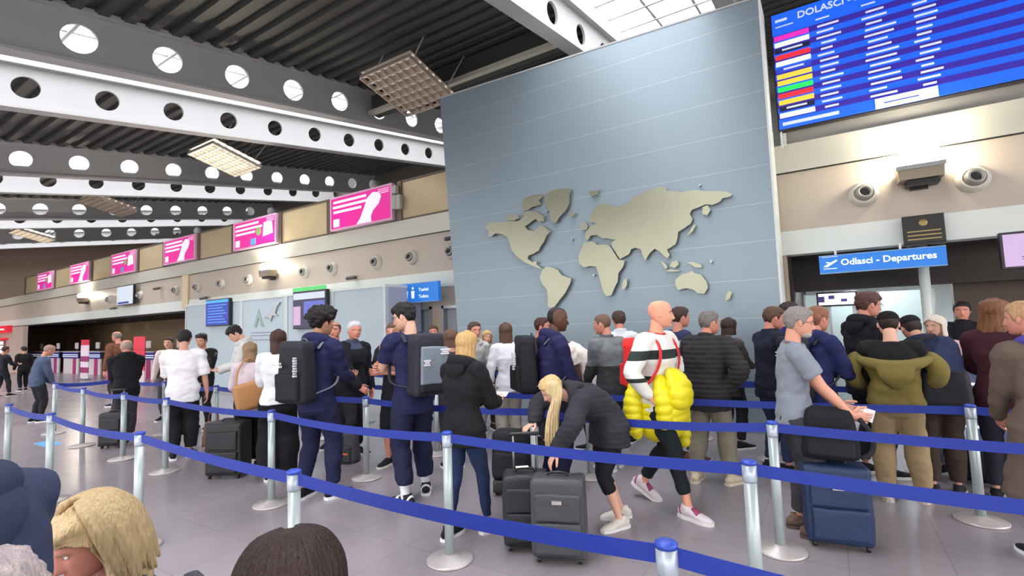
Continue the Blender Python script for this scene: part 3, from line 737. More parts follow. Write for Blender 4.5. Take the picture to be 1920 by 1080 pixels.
# roll-up banners and kiosks
def banner(px, py0, py1, Y, wd, cols, lab):
    p = atY(px, py0, Y); t = thing('banner_stand', lab, 'banner', (p.x, Y, 0)); h = p.z
    n = len(cols)
    obj('foot', B(-wd / 2, wd / 2, -.12, .12, 0, .06), M_steel, t)
    for k, c in enumerate(cols):
        obj('printed_panel', B(-wd / 2, wd / 2, -.015, .015, .06 + (h - .06) * k / n, .06 + (h - .06) * (k + 1) / n), mat('bn_%d_%d_%d' % c, c, .5, em=c, es=.15), t)
banner(160, 637, 690, 8.3, .9, [(206, 190, 200), (150, 40, 100), (225, 205, 215), (150, 50, 110), (225, 210, 220), (225, 205, 215), (205, 40, 70)], 'white and magenta banner stand between check-in and the queue')
banner(262, 631, 700, 8.4, 1.0, [(206, 190, 190), (205, 60, 80), (205, 50, 70), (215, 55, 75)], 'red banner stand behind the black jacketed man')
banner(208, 665, 700, 8.2, .7, [(190, 60, 110), (215, 205, 205)], 'low magenta and white panel stand by check-in')
# shop with a red sign at far left
t = thing('shop_front', 'far shop front with red sign and lit white shelves at the left edge', 'shop', (-42.5, 8.6, 0))
obj('wall_panel', B(-4, 4, .1, .3, 0, 2.65), mat('shop_wall', (196, 176, 160), .5), t)
obj('sign_panel', B(-3.4, 1.9, -.1, .1, 2.35, 2.75), mat('sign_red', (190, 30, 40), .5, em=(210, 25, 45), es=.7), t)
obj('sign_stripe', B(-3.0, 1.2, -.12, -.1, 2.5, 2.58), M_sw, t)
obj('shelf_sign', B(-3.2, 1.2, -.1, .1, 1.9, 2.02), mat('sign_red', (190, 30, 40)), t)
obj('lit_shelf', bars(t, 'shelf_light', [(-2, .6, .6 + k * .26, .78 + k * .26) for k in range(5)], mat('shelf_lit', (255, 235, 235), .5, em=(255, 235, 230), es=1.1), .0).data and B(-2.1, .7, .02, .1, .5, 1.88), mat('shelf_back', (160, 120, 120), .5), t)

# luminaires hanging below the deck
M_louv = mat('louvre_alu', (190, 180, 168), .3, .5)
def lattice(cx, lit, lab):
    t = thing('lattice_lamp', lab, 'ceiling lamp', (cx, 8.85, 7.82), 0, 'square lattice lamps under the roof')
    t.rotation_euler = (R(-14), 0, 0)
    s = .84; bm = NB(); n = 7
    for k in range(n + 1):
        a = -s + 2 * s * k / n
        box(bm, a - .012, a + .012, -s, s, -.05, .05); box(bm, -s, s, a - .012, a + .012, -.05, .05)
    obj('louvre', bm, M_louv, t)
    obj('reflector', B(-s, s, -s, s, .14, .16), mat('reflector', (180, 172, 160), .35, .5), t)
    em = mat('tube_on', (255, 255, 250), .5, em=(255, 252, 240), es=9) if lit else mat('tube_dim', (255, 235, 215), .5, em=(255, 225, 205), es=.35)
    bm = NB()
    for k in range(n): a = -s + 2 * s * (k + .5) / n; cyl(bm, (-s, a, .1), (s, a, .1), .035, n=10)
    obj('tube', bm, em, t)
    bm = NB()
    for x in (-.7, .7): cyl(bm, (x, .6, .15), (x, 1.1, 1.6), .02, n=8); cyl(bm, (x, -.6, .15), (x, -.25, 1.6), .02, n=8)
    obj('hanger', bm, M_beam, t)
lattice(-8.55, False, 'unlit square lattice lamp beside the top left corner of the map wall')
lattice(-17.3, True, 'bright lit square lattice lamp under the middle of the roof')
lattice(-27.4, False, 'dim square lattice lamp farther left under the roof')
lattice(-38.2, True, 'farthest lit lattice lamp near the end wall')


# ------------------------------------------------------------ queue barriers
M_pole = mat('post_pale', (168, 180, 179), .35, .25); M_pbase = mat('post_base', (178, 172, 168), .35, .3)
M_belt = mat('belt_blue', (20, 46, 142), .6, bump=.1, bs=300); M_bcap = mat('post_cap_blue', (40, 70, 170), .4)
def post0(loc, lab):
    t = thing('barrier_post', lab, 'barrier post', loc, 0, 'queue barrier posts')
    obj('base', lathe(NB(), [(0, 0), (.175, 0), (.178, .012), (.165, .02), (.06, .034), (.04, .05), (0, .05)], 40), M_pbase, t, True)
    obj('pole', cyl(NB(), (0, 0, .03), (0, 0, .85), .035, n=28), M_pole, t, True)
    obj('belt_head', lathe(NB(), [(0, .84), (.037, .84), (.039, .85), (.039, .935), (.0, .935)], 28), mat('head_grey', (165, 175, 185), .35, .3), t, True)
    obj('top_cap', lathe(NB(), [(0, .935), (.041, .935), (.041, .95), (.03, .957), (0, .957)], 28), M_bcap, t, True)
    return t
rows_ = {
 'nearest': [(-9.0, 1.93), (-7.33, 1.91), (-5.0, 1.88), (-2.68, 1.78), (-.55, 1.84), (1.6, 1.9)],
 'second': [(-12.5, 3.3), (-10.55, 3.15), (-8.8, 3.1), (-7.42, 3.08), (-4.95, 3.03), (-2.53, 2.97), (-.43, 3.07), (1.75, 3.1)],
 'third': [(-12.2, 4.15), (-10.2, 4.2), (-8.3, 4.15), (-4.75, 4.1), (-2.47, 4.18), (-.42, 4.28), (1.9, 4.3)],
 'fourth': [(-7.1, 5.3), (-4.7, 5.3), (-2.4, 5.3), (.95, 5.62), (3.1, 5.6)],
 'fifth': [(-7.6, 6.55), (-5.6, 6.65), (-3.55, 6.75), (-.69, 6.9), (1.9, 7.0)],
 'sixth': [(-6.8, 7.5), (-4.3, 7.65), (-1.7, 7.7)]}
words = ['first', 'second', 'third', 'fourth', 'fifth', 'sixth', 'seventh', 'eighth']
proto = None
def belt(p, q, lab, sag=.025, z=.905):
    bm = NB(); n = 14; hh = .034; L = []
    for i in range(n + 1):
        t = i / n; c = Vector(p).lerp(Vector(q), t); zz = z - sag * 4 * t * (1 - t)
        L.append((c.x, c.y, zz))
    d = (Vector(q) - Vector(p)).normalized(); nrm = Vector((-d.y, d.x)) * .0015
    rings = []
    for x, y, zz in L: rings.append([bm.verts.new((x + s * nrm.x, y + s * nrm.y, zz + k)) for s, k in ((-1, -hh), (1, -hh), (1, hh), (-1, hh))])
    for a, b in zip(rings, rings[1:]):
        for i in range(4): bm.faces.new((a[i], a[(i + 1) % 4], b[(i + 1) % 4], b[i]))
    bm.faces.new(rings[0][::-1]); bm.faces.new(rings[-1])
    o = obj('barrier_belt', bm, M_belt)
    tag(o, lab, 'barrier belt', 'blue queue barrier belts')
for rn, ps in rows_.items():
    for i, (x, y) in enumerate(ps):
        lab = 'pale grey barrier post with blue cap, %s from the left in the %s row' % (words[i], rn)
        if proto is None: proto = post0((x, y, 0), lab)
        else:
            c = copy_tree(proto); c.location = (x, y, 0); c['label'] = lab
        if i:
            a = Vector(ps[i - 1]); b = Vector((x, y)); d = (b - a).normalized() * .04
            belt(a + d, b - d, 'blue belt in the %s row between its %s and %s post from the left' % (rn, words[i - 1], words[i]), .02 + .01 * (i % 3))
belt(Vector((-12.5, 3.34)), Vector((-12.2, 4.11)), 'short blue belt closing the far left end between second and third row')
belt(Vector((-.69, 6.94)), Vector((-1.7, 7.66)), 'short blue belt linking the fifth and sixth rows near the map wall')
# blue floor sticker
tag(obj('floor_sticker', B(-.3, .3, -.12, .12, 0, .003), mat('sticker', (90, 160, 215), .4), loc=(atZ(90, 832).x, atZ(90, 832).y, .001)), 'pale blue sticker on the floor at the left', 'sticker')

# ------------------------------------------------------------ people
SK = (205, 152, 128); SKP = (222, 172, 148); SKR = (206, 140, 118); SKB = (92, 60, 46); SKT = (176, 128, 100)
def interp(tab, z):
    """tab sorted by descending z"""
    if z >= tab[0][0]: return tab[0][1:]
    for a, b in zip(tab, tab[1:]):
        if z >= b[0]:
            t = (z - b[0]) / (a[0] - b[0] + 1e-9); return tuple(b[i] * (1 - t) + a[i] * t for i in range(1, len(a)))
    return tab[-1][1:]
HT = [(.5, .02, .0, .05), (.485, .13, .12, .19), (.45, .21, .22, .29), (.40, .265, .29, .36), (.32, .315, .345, .42), (.22, .34, .38, .455), (.12, .35, .395, .465), (.05, .35, .395, .46),
      (-.02, .345, .385, .44), (-.10, .335, .38, .40), (-.18, .322, .38, .34), (-.26, .30, .375, .25), (-.33, .272, .37, .17), (-.40, .225, .36, .10), (-.455, .16, .335, .02), (-.49, .09, .29, -.08), (-.505, .01, .2, -.14)]
def hsurf(z, a):
    """a = 0 front, pi back; returns point in head units (x, y, z)"""
    w_, f, b = interp(HT, z)
    s, c = math.sin(a), math.cos(a)
    x = w_ * math.copysign(abs(s) ** .9, s)
    y = (f if c > 0 else b) * math.copysign(abs(c) ** (.95 if c > 0 else 1.0), c)
    return x, y, z
def g(v, s): return math.exp(-(v / s) ** 2)
def head_bm(hh, male=True, jaw=1.0):
    bm = NB(); nz, na = 44, 48; rings = []
    for i in range(nz + 1):
        u = i / nz; z = .5 * math.cos(u * PI) * 1.005 if False else .5 - 1.005 * (1 - math.cos(u * PI)) / 2
        rg = []
        for k in range(na):
            a = 2 * PI * k / na
            # concentrate columns on the face
            a = a - .35 * math.sin(a)
            x, y, zz = hsurf(z, a)
            if math.cos(a) > 0:
                ax = abs(x)
                y += (.03 + .10 * max(0, min(1, (.04 - z) / .2))) * g(x, .052) * (1 if -.2 < z < .05 else g(z + .2 if z < -.2 else z - .05, .022))
                y -= .045 * g(ax - .145, .07) * g(z - .005, .05)           # eye sockets
                y += .02 * g(ax - .13, .11) * g(z - .085, .03)             # brow
                y += .018 * g(ax - .2, .09) * g(z + .12, .07)              # cheek
                y += .028 * g(x, .10) * (g(z + .285, .02) + g(z + .325, .02)) # lips
                y -= .015 * g(x, .12) * g(z + .375, .02)
                y += .03 * g(x, .1) * g(z + .44, .045) * (1.2 if male else .7)
                y -= .012 * g(z + .305, .008) * g(x, .09)
            rg.append(bm.verts.new((x * hh * jaw, y * hh, zz * hh)))
        rings.append(rg)
    for a, b in zip(rings, rings[1:]):
        for k in range(na): bm.faces.new((a[k], a[(k + 1) % na], b[(k + 1) % na], b[k]))
    bm.faces.new(rings[0][::-1]); bm.faces.new(rings[-1])
    for s in (-1, 1):   # ears
        M = Matrix.Translation((s * .352 * hh, -.035 * hh, -.03 * hh)) @ Matrix.Rotation(s * R(-22), 4, 'Z') @ Matrix.Rotation(R(10), 4, 'X') @ Matrix.Diagonal((.035 * hh, .07 * hh, .125 * hh, 1))
        bmesh.ops.create_uvsphere(bm, u_segments=12, v_segments=8, radius=1, matrix=M)
        M = Matrix.Translation((s * .375 * hh, -.03 * hh, -.02 * hh)) @ Matrix.Rotation(R(90), 4, 'Y')
    return bm
def hairline(a, st):
    """height above which hair grows, by azimuth (0 front .. pi back)"""
    a = abs((a + PI) % (2 * PI) - PI)
    fr = {'recede': .38, 'fringe': .14}.get(st, .27)
    tab = [(0, fr), (.5, fr - .01), (.95, .2), (1.2, .08), (1.38, -.08), (1.52, -.06), (1.62, .07), (1.9, .0), (2.1, -.16), (2.5, -.27), (PI, -.30)]
    for p, q in zip(tab, tab[1:]):
        if a <= q[0]: return p[1] + (q[1] - p[1]) * (a - p[0]) / (q[0] - p[0])
    return -.3
def hair_shell(hh, thick, st='', rough_=0., fade=.06, top=None, seed=1):
    bm = NB(); nz, na = 40, 60; rings = []; mk = {}
    for i in range(nz + 1):
        u = i / nz; z = .5 - .9 * (1 - math.cos(u * PI)) / 2
        rg = []
        for k in range(na):
            a = 2 * PI * k / na; x, y, zz = hsurf(z, a)
            hl = hairline(a, st)
            if st == 'ring': m = min((z - hl) / fade, (.33 - z) / .05)
            elif st == 'cap': m = (z - (.16 if abs(a) < 9 else 0)) / .02
            else: m = (z - hl) / fade
            m = max(-.6, min(1, m))
            th = thick * (top(z, a) if top else 1)
            n = Vector((x / .35 ** 2, y / .42 ** 2, (z - .05) / .45 ** 2)).normalized()
            d = th * m if m > 0 else .03 * m
            if rough_ and m > 0:
                d += rough_ * m * (noise.noise(Vector((x * 9 + seed, y * 9, z * 9))) + .6 * noise.noise(Vector((x * 22 + seed, y * 22, z * 22))))
            v = bm.verts.new((Vector((x, y, zz)) + n * d) * hh); mk[v] = m; rg.append(v)
        rings.append(rg)
    for a, b in zip(rings, rings[1:]):
        for k in range(na):
            q = (a[k], a[(k + 1) % na], b[(k + 1) % na], b[k])
            if max(mk[v] for v in q) > -.05: bm.faces.new(q)
    if max(mk[v] for v in rings[0]) > 0: bm.faces.new(rings[0][::-1])
    for v in [v for v in bm.verts if not v.link_faces]: bm.verts.remove(v)
    return bm
def long_hair(hh, L, thick=.06, wide=.0, part=1.2, seed=1, wave=.0):
    """curtain from the crown down to -L (head units), open at the face"""
    bm = NB(); nz, na = 40, 56; rings = []
    zs = [.56 - (L + .56) * (i / nz) ** 1.15 for i in range(nz + 1)]
    for z in zs:
        if z > .30: op = 0.
        elif z > .05: op = part * ((.30 - z) / .25) ** .6
        else: op = part + .12 * min(1, (.05 - z))
        zc = min(.49, z)
        if z > -.1: w_, f, b = interp(HT, max(zc, -.1)); 
        else:
            t = min(1, (-.1 - z) / max(.3, L - .1)); w_ = .335 * (1 + wide * t) ; f = .33; b = .40 + .02 * t
            if z < -.7: w_ *= 1 - .15 * min(1, (-.7 - z) / .5)
        if z > .46: k_ = max(0.02, (.56 - z) / .1) ** .5; w_, f, b = w_ * k_ + .0, f * k_, b * k_
        rg = []
        for k in range(na + 1):
            a = op + (2 * PI - 2 * op) * k / na
            rip = .012 * math.sin(a * 17 + seed + z * 1.5) + .02 * noise.noise(Vector((a * 2.5 + seed, z * 2, 0)))
            wv = wave * math.sin(z * 9 + a * 4)
            s, c = math.sin(a), math.cos(a)
            rw = (w_ + thick + rip + wv); ry = ((f if c > 0 else b) + thick + rip + wv)
            jag = (.05 * noise.noise(Vector((a * 6, seed, 0)))) if z == zs[-1] else 0
            rg.append(bm.verts.new((rw * s * hh, ry * c * hh, (min(z, .56) + jag) * hh)))
        rings.append(rg)
    for a, b in zip(rings, rings[1:]):
        for k in range(na): bm.faces.new((a[k], a[k + 1], b[k + 1], b[k]))
    bmesh.ops.remove_doubles(bm, verts=bm.verts[:], dist=.0015)
    bmesh.ops.solidify(bm, geom=bm.faces[:], thickness=thick * hh * .8)
    return bm

def ik(a, t, l1, l2, pole):
    d = t - a; L = d.length; mx = (l1 + l2) * .995
    if L > mx: t = a + d * (mx / L); d = t - a; L = mx
    x = (l1 * l1 - l2 * l2 + L * L) / (2 * L); h = math.sqrt(max(0, l1 * l1 - x * x))
    n = d.normalized(); p = (pole - n * pole.dot(n))
    p = p.normalized() if p.length > 1e-4 else n.orthogonal()
    return a + n * x + p * h, t
def hand_bm(bm, W, d, n, s, h, curl=.35, grip=None, spread=1.0):
    """W wrist, d finger direction, n palm normal, s = thumb side"""
    d = d.normalized(); n = (n - d * n.dot(d)).normalized(); t = d.cross(n).normalized()
    if t.dot(s) < 0: t = -t
    L = .052 * h
    loft(bm, [W - d * .012 * h, W + d * .008 * h, W + d * .03 * h, W + d * L], [(.0155 * h, .0105 * h), (.018 * h, .010 * h), (.0235 * h, .0088 * h), (.0235 * h, .0072 * h)], side=t, seg=12)
    ln = [.040, .045, .042, .033]
    for i in range(4):
        o = (1.5 - i) * .0118 * h
        p = W + d * (L - .002 * h) + t * o; dd = (d + t * (1.5 - i) * .05 * spread).normalized(); pts = [p]; c = curl * (.8 + .12 * i)
        for k, fr in enumerate((.45, .3, .25)):
            dd = (Matrix.Rotation(c * (1 if k else .6), 3, d.cross(n)) @ dd).normalized() if True else dd
            if k == 0 and dd.dot(n) < 0: pass
            p = p + dd * ln[i] * h * fr; pts.append(p)
        loft(bm, pts, [.0056 * h, .0054 * h, .0048 * h, .0038 * h], side=t, seg=8)
    p = W + d * .012 * h + t * .017 * h
    a = (d * .55 + t * .75 + n * .35).normalized(); b = (d * .85 + t * .25 + n * .35).normalized()
    loft(bm, [p, p + a * .022 * h, p + a * .022 * h + b * .02 * h, p + a * .022 * h + b * .036 * h], [.0085 * h, .0070 * h, .0060 * h, .0045 * h], side=n, seg=8)

ARMS = {  # wrist position (x outward, y forward, z) and elbow pole
 'down': ((.165, .015, .475), (.6, -1, -.1), (0, .12, -1), (-1, 0, 0)),
 'hold': ((.055, .215, .63), (.55, -.6, -.8), (-.45, 1, .15), (0, .1, 1)),
 'low': ((.07, .16, .53), (.6, -.7, -.5), (-.6, .6, -.5), (0, -1, 0)),
 'fwd': ((.12, .27, .60), (.5, -.6, -.8), (-.1, 1, -.05), (-1, 0, .1)),
 'fwdlow': ((.10, .22, .52), (.4, -.8, -.5), (-.2, 1, -.3), (-1, 0, .1)),
 'back': ((.04, -.115, .50), (1, -.6, 0), (-1, .0, -.3), (0, -1, 0)),
 'cross': ((-.06, .135, .665), (.9, .1, -.7), (-1, .15, .1), (0, -1, 0)),
 'face': ((.035, .125, .80), (.4, .2, -1), (-.2, .1, 1), (0, -1, 0)),
 'pocket': ((.125, .06, .50), (.8, -.8, 0), (-.1, .3, -1), (-1, 0, 0)),
 'strap': ((.10, .13, .72), (.5, -.2, -1), (-.2, .1, 1), (0, -1, 0)),
 'hip': ((.12, .03, .55), (1, -.3, 0), (-.4, .6, -.6), (0, -1, 0)),
 'swingf': ((.15, .13, .50), (.4, -1, -.3), (0, .4, -1), (-1, 0, 0)),
 'swingb': ((.16, -.12, .49), (.4, -1, .2), (0, -.2, -1), (-1, 0, 0)),
}
PEOPLE = []
def person(hx, hy, Y, rel, label, h=None, sex='m', skin=SK, hair=('short', (60, 44, 36)), top=None, legs=None, shoes=(30, 30, 34), sole=(225, 225, 225),
           arms=('down', 'down'), lean=3., slean=0., head=(0, 0, 0), feet=None, build=1.0, X=None, face=True, glasses=False, coat=None, pz=.52, curl=.4, seat=False, socks=None, hoodup=False, trim=None, name='person'):
    """hx, hy: where the crown stands; Y: how far from the camera towards the wall; rel: turn relative to the line of sight (0 = seen from behind, -90 = faces right)"""
    crown = atY(hx, hy, Y)
    if h is None: h = crown.z
    az = math.atan2(-crown.x, crown.y)          # rotation that looks away from the camera
    rz = az + R(rel)
    root = thing(name, label, 'person')
    fem = sex == 'f'
    sw = (.093 if fem else .106) * (.5 + .5 * build); hipw = .050
    Bd = build
    # spine
    la = R(lean); ls = R(slean); P = Vector((0, 0, pz * h)); SP = {}; pos = P.copy(); z = .52; rot = Matrix.Identity(3)
    def rotat(z):
        t = max(0, min(1, (z - .50) / (.24))); t = t * t * (3 - 2 * t)
        return Matrix.Rotation(-la * t, 3, 'X') @ Matrix.Rotation(ls * t, 3, 'Y')
    zz = .52; acc = {52: P.copy()}; pos = P.copy()
    for k in range(53, 101): pos = pos + rotat(k / 100) @ Vector((0, 0, .01 * h)); acc[k] = pos.copy()
    def sp(z):
        if z <= .52: return P + Vector((0, 0, (z - .52) * h)), rotat(z)
        k = z * 100; a = int(k); t = k - a
        return acc[a].lerp(acc[min(100, a + 1)], t), rotat(z)
    if la > .02:   # keep balance: move hips back a little
        pass
    fo = (0, 0)
    # legs
    if feet is None: feet = ((.055, -.01, 8), (.055, .03, 12))
    LG = []
    for s, (fx, fy, toe) in zip((-1, 1), feet):
        hip = P + Vector((s * hipw * h, 0, 0)); lift = 0
        if isinstance(toe, tuple): toe, lift = toe
        ank = Vector((s * fx * h, fy * h, .042 * h + lift * h))
        kn, ank = ik(hip, ank, .245 * h, .242 * h, Vector((s * .08, 1, 0)))
        LG.append((hip, kn, ank, s, toe, lift))
    # arms
    AR = []
    sc, sr = sp(.80)
    for s, am in zip((-1, 1), arms):
        S = sc + sr @ Vector((s * sw * h, 0, .004 * h))
        if isinstance(am, str): wp, pole, dd, nn = ARMS[am]; tgt = Vector((s * wp[0] * h, wp[1] * h, wp[2] * h)); 
        else: wp, pole, dd, nn = am; tgt = Vector((s * wp[0] * h, wp[1] * h, wp[2] * h))
        if isinstance(am, str):   # these travel with the leaning trunk
            off = tgt - Vector((0, 0, .80 * h)); 
            if am not in ('down', 'swingf', 'swingb', 'pocket'): off = sr @ off; tgt = sc + off
            else: tgt = Vector((tgt.x + sc.x, tgt.y + sc.y * .9, tgt.z + sc.z - .80 * h))
        el, wr = ik(S, tgt, .172 * h, .148 * h, Vector((s * pole[0], pole[1], pole[2])))
        hd = Vector((s * dd[0], dd[1], dd[2])); hn = Vector((s * nn[0], nn[1], nn[2]))
        AR.append((S, el, wr, s, hd, hn))
    # head frame
    nb, nr = sp(.855)
    yw, pt, rl = head
    hr = (Matrix.Rotation(-la * .55, 3, 'X') @ Matrix.Rotation(ls * .6, 3, 'Y')) @ Matrix.Rotation(R(yw), 3, 'Z') @ Matrix.Rotation(R(-pt), 3, 'X') @ Matrix.Rotation(R(rl), 3, 'Y')
    hh = .132 * h * (1.0 if not fem else .99)
    neck_top = nb + nr @ Vector((0, .004 * h, .030 * h))
    hc = neck_top + hr @ Vector((0, .02 * h, .052 * h))
    MH = Matrix.Translation(hc) @ hr.to_4x4()
    # ---------------- body (skin)
    bm = NB()
    k = .90
    TR = [(.46, .060, .055), (.49, .085, .062), (.52, .092, .066), (.56, .086, .061), (.62, .074, .053), (.67, .080, .056), (.72, .090, .062), (.77, .096, .060), (.805, .086, .048), (.825, .058, .040), (.842, .036, .036)]
    if fem: TR = [(.46, .062, .056), (.49, .090, .066), (.52, .096, .068), (.56, .084, .060), (.62, .066, .050), (.67, .072, .056), (.72, .082, .068), (.77, .086, .058), (.805, .076, .044), (.825, .050, .038), (.842, .032, .033)]
    def torso(bm, z0, off, z1=.845, bx=1., flare=0, grow=1.0, seg=22, topfat=0):
        zs = [z0 + (z1 - z0) * i / 22 for i in range(23)]; pts, rd = [], []
        for z in zs:
            c, r = sp(z); a, b = interp(TR[::-1], max(.46, z)) if z < .842 else TR[-1][1:]
            if z < .49: t = (.49 - z) / .2; a, b = (.088 if not fem else .093) + flare * t, .066 + flare * t
            pts.append(c + r @ Vector((0, -.004 * h if z < .7 else 0, 0))); rd.append((a * h * Bd * grow + off * h, b * h * (.3 + .7 * Bd) * grow * (1.0 if z < .8 else 1) + off * h))
        return loft(bm, pts, rd, seg=seg, pw=2.3, round_ends=False)
    torso(bm, .47, -.006)
    loft(bm, [nb - nr @ Vector((0, 0, .03 * h)), nb, neck_top, hc + hr @ Vector((0, -.012 * h, -.02 * h))], [(.036 * h * Bd, .036 * h), (.031 * h * (.6 + .4 * Bd), .033 * h), (.030 * h * (.6 + .4 * Bd), .033 * h), (.030 * h, .034 * h)], seg=14)
    for S, el, wr, s, hd, hn in AR:
        loft(bm, [S - Vector((s * .03 * h, 0, 0)), S, S.lerp(el, .35), el, el.lerp(wr, .3), wr.lerp(el, .1), wr], [.026 * h, .029 * h, .0265 * h, .0215 * h, .0225 * h, .0155 * h, (.0135 * h, .0135 * h)], seg=12)
    L0 = (legs or {}).get('end', .93)
    for hip, kn, ank, s, toe, lift in LG:
        loft(bm, [hip, hip.lerp(kn, .4), kn, kn.lerp(ank, .3) - Vector((0, .008 * h, 0)), kn.lerp(ank, .85), ank - Vector((0, 0, .01 * h))], [q * h * (.8 if L0 > .9 or i_ < 2 else 1) for i_, q in enumerate((.046, .042, .031, .032, .019, .019))], seg=12)
    ex = head_bm(hh, not fem, .96 if fem else 1.0 + .04 * (Bd > 1.05))
    bmesh.ops.transform(ex, matrix=MH, verts=ex.verts[:])
    for S, el, wr, s, hd, hn in AR:
        hand_bm(ex, wr, hd, hn, Vector((0, 0, 1)) if abs(hd.normalized().z) < .7 else Vector((0, 1, 0)), h, curl)
    merged('body', bm, skinm(skin), root, .011, 2, ex)
    # ---------------- eyes, brows, lips
    if face:
        for s in (-1, 1):
            b_ = NB(); ball(b_, (s * .145 * hh, .335 * hh, .005 * hh), (.042 * hh, .03 * hh, .024 * hh), 12, 8); bmesh.ops.transform(b_, matrix=MH, verts=b_.verts[:])
            e = obj('eye', b_, mat('eye_white', (225, 218, 212), .3), root, True)
            b_ = NB(); ball(b_, (s * .147 * hh, .352 * hh, .004 * hh), (.02 * hh, .016 * hh, .02 * hh), 10, 6); bmesh.ops.transform(b_, matrix=MH, verts=b_.verts[:])
            obj('iris', b_, mat('iris', (50, 38, 30), .3), e, True)
        b_ = NB()
        for s in (-1, 1): loft(b_, [(s * .07 * hh, .40 * hh, .075 * hh), (s * .15 * hh, .388 * hh, .095 * hh), (s * .235 * hh, .345 * hh, .075 * hh)], [(.008 * hh, .014 * hh)] * 3, side=Vector((0, 1, 0)), seg=6)
        bmesh.ops.transform(b_, matrix=MH, verts=b_.verts[:])
        hcx = hair[1] if hair[0] != 'none' else (120, 90, 70)
        obj('eyebrows', b_, mat('brow_%d_%d_%d' % hcx, tuple(int(v * .7) for v in hcx), .7), root, True)
        b_ = NB(); lp = tuple(int(a * b) for a, b in zip(skin, (.86, .66, .66)))
        loft(b_, [(-.09 * hh, .372 * hh, -.303 * hh), (0, .405 * hh, -.30 * hh), (.09 * hh, .372 * hh, -.303 * hh)], [(.012 * hh, .02 * hh), (.014 * hh, .03 * hh), (.012 * hh, .02 * hh)], side=Vector((0, 1, 0)), seg=8)
        bmesh.ops.transform(b_, matrix=MH, verts=b_.verts[:]); obj('lips', b_, mat('lips_%d_%d_%d' % lp, lp, .5), root, True)
    # ---------------- hair
    st, hcol = hair[0], hair[1]; sd = abs(hx) * .37
    def hput(b_, nm='hair', m=None): bmesh.ops.transform(b_, matrix=MH, verts=b_.verts[:]); return obj(nm, b_, m or hairm(hcol), root, True)
    if st == 'short': hput(hair_shell(hh, .05, 'n', .035, seed=sd))
    elif st == 'thick': hput(hair_shell(hh, .085, 'fringe', .05, .09, seed=sd, top=lambda z, a: 1 if z > .2 else .6))
    elif st == 'quiff': hput(hair_shell(hh, .06, 'n', .04, .09, seed=sd, top=lambda z, a: 1.9 if z > .3 else .6))
    elif st == 'recede': hput(hair_shell(hh, .035, 'recede', .02, seed=sd))
    elif st == 'buzz': hput(hair_shell(hh, .008, 'n', .0, .2, seed=sd))
    elif st == 'ring': hput(hair_shell(hh, .028, 'ring', .012, seed=sd))
    elif st == 'afro': hput(hair_shell(hh, .25, 'fringe', .13, .22, seed=sd, top=lambda z, a: 1.0 if z > .1 else .55))
    elif st == 'long': hput(long_hair(hh, hair[2] if len(hair) > 2 else .9, .055, .05, seed=sd)); 
    elif st == 'curly': hput(long_hair(hh, hair[2] if len(hair) > 2 else .9, .12, .35, seed=sd, wave=.03))
    elif st == 'bob': hput(long_hair(hh, .5, .07, .05, seed=sd))
    elif st == 'cap':
        hput(hair_shell(hh, .02, 'n', .01, seed=sd))
        c_ = hair[2] if len(hair) > 2 else (24, 24, 26)
        cp = hput(hair_shell(hh, .055, 'cap', 0), 'cap', cloth(c_))
        b_ = NB(); bk = hair[3] if len(hair) > 3 else 1
        loft(b_, [(0, bk * .36 * hh, .17 * hh), (0, bk * .55 * hh, .15 * hh), (0, bk * .68 * hh, .10 * hh)], [(.27 * hh, .018 * hh), (.25 * hh, .014 * hh), (.12 * hh, .010 * hh)], seg=14)
        bmesh.ops.transform(b_, matrix=MH, verts=b_.verts[:]); obj('cap_brim', b_, cloth(c_), cp, True)
    elif st == 'scarf':
        hput(long_hair(hh, .62, .05, .15, part=.75, seed=sd), 'headscarf', cloth(hcol))
    elif st == 'custom': hair[2](MH, hh, h, root)
    if len(hair) > 4 and hair[4] == 'pony': pass
    if glasses:
        b_ = NB()
        for s in (-1, 1):
            n = 18; pr = []
            for i in range(n): a = 2 * PI * i / n; pr.append((s * .145 * hh + .085 * hh * math.cos(a), .43 * hh, .0 + .06 * hh * math.sin(a)))
            pr.append(pr[0]); loft(b_, pr, [.008 * hh] * len(pr), seg=6, round_ends=False)
            loft(b_, [(s * .23 * hh, .43 * hh, .01 * hh), (s * .35 * hh, .36 * hh, .02 * hh), (s * .372 * hh, .0, .02 * hh), (s * .372 * hh, -.06 * hh, -.01 * hh)], [.008 * hh] * 4, seg=6)
        loft(b_, [(-.06 * hh, .43 * hh, .02 * hh), (.06 * hh, .43 * hh, .02 * hh)], [.008 * hh] * 2, seg=6)
        bmesh.ops.transform(b_, matrix=MH, verts=b_.verts[:]); obj('glasses', b_, mat('glasses_dark', (40, 34, 30), .3), root, True)
    # ---------------- trousers
    L_ = dict(col=(40, 42, 50), fit=1.0, end=.93); L_.update(legs or {})
    if L_.get('skirt'):
        pass
    bm = NB(); off = .006
    zs = [.445, .47, .50, .535, .565]
    pts = [sp(z)[0] - Vector((0, .003 * h, 0)) for z in zs]; f_ = L_['fit']
    loft(bm, pts, [(.080 * h * Bd, .062 * h), (.094 * h * Bd, .072 * h), ((.098 if not fem else .102) * h * Bd, .075 * h), (.096 * h * Bd, .071 * h), (.088 * h * Bd, .065 * h)], seg=22, pw=2.3, round_ends=False)
    e_ = L_['end']
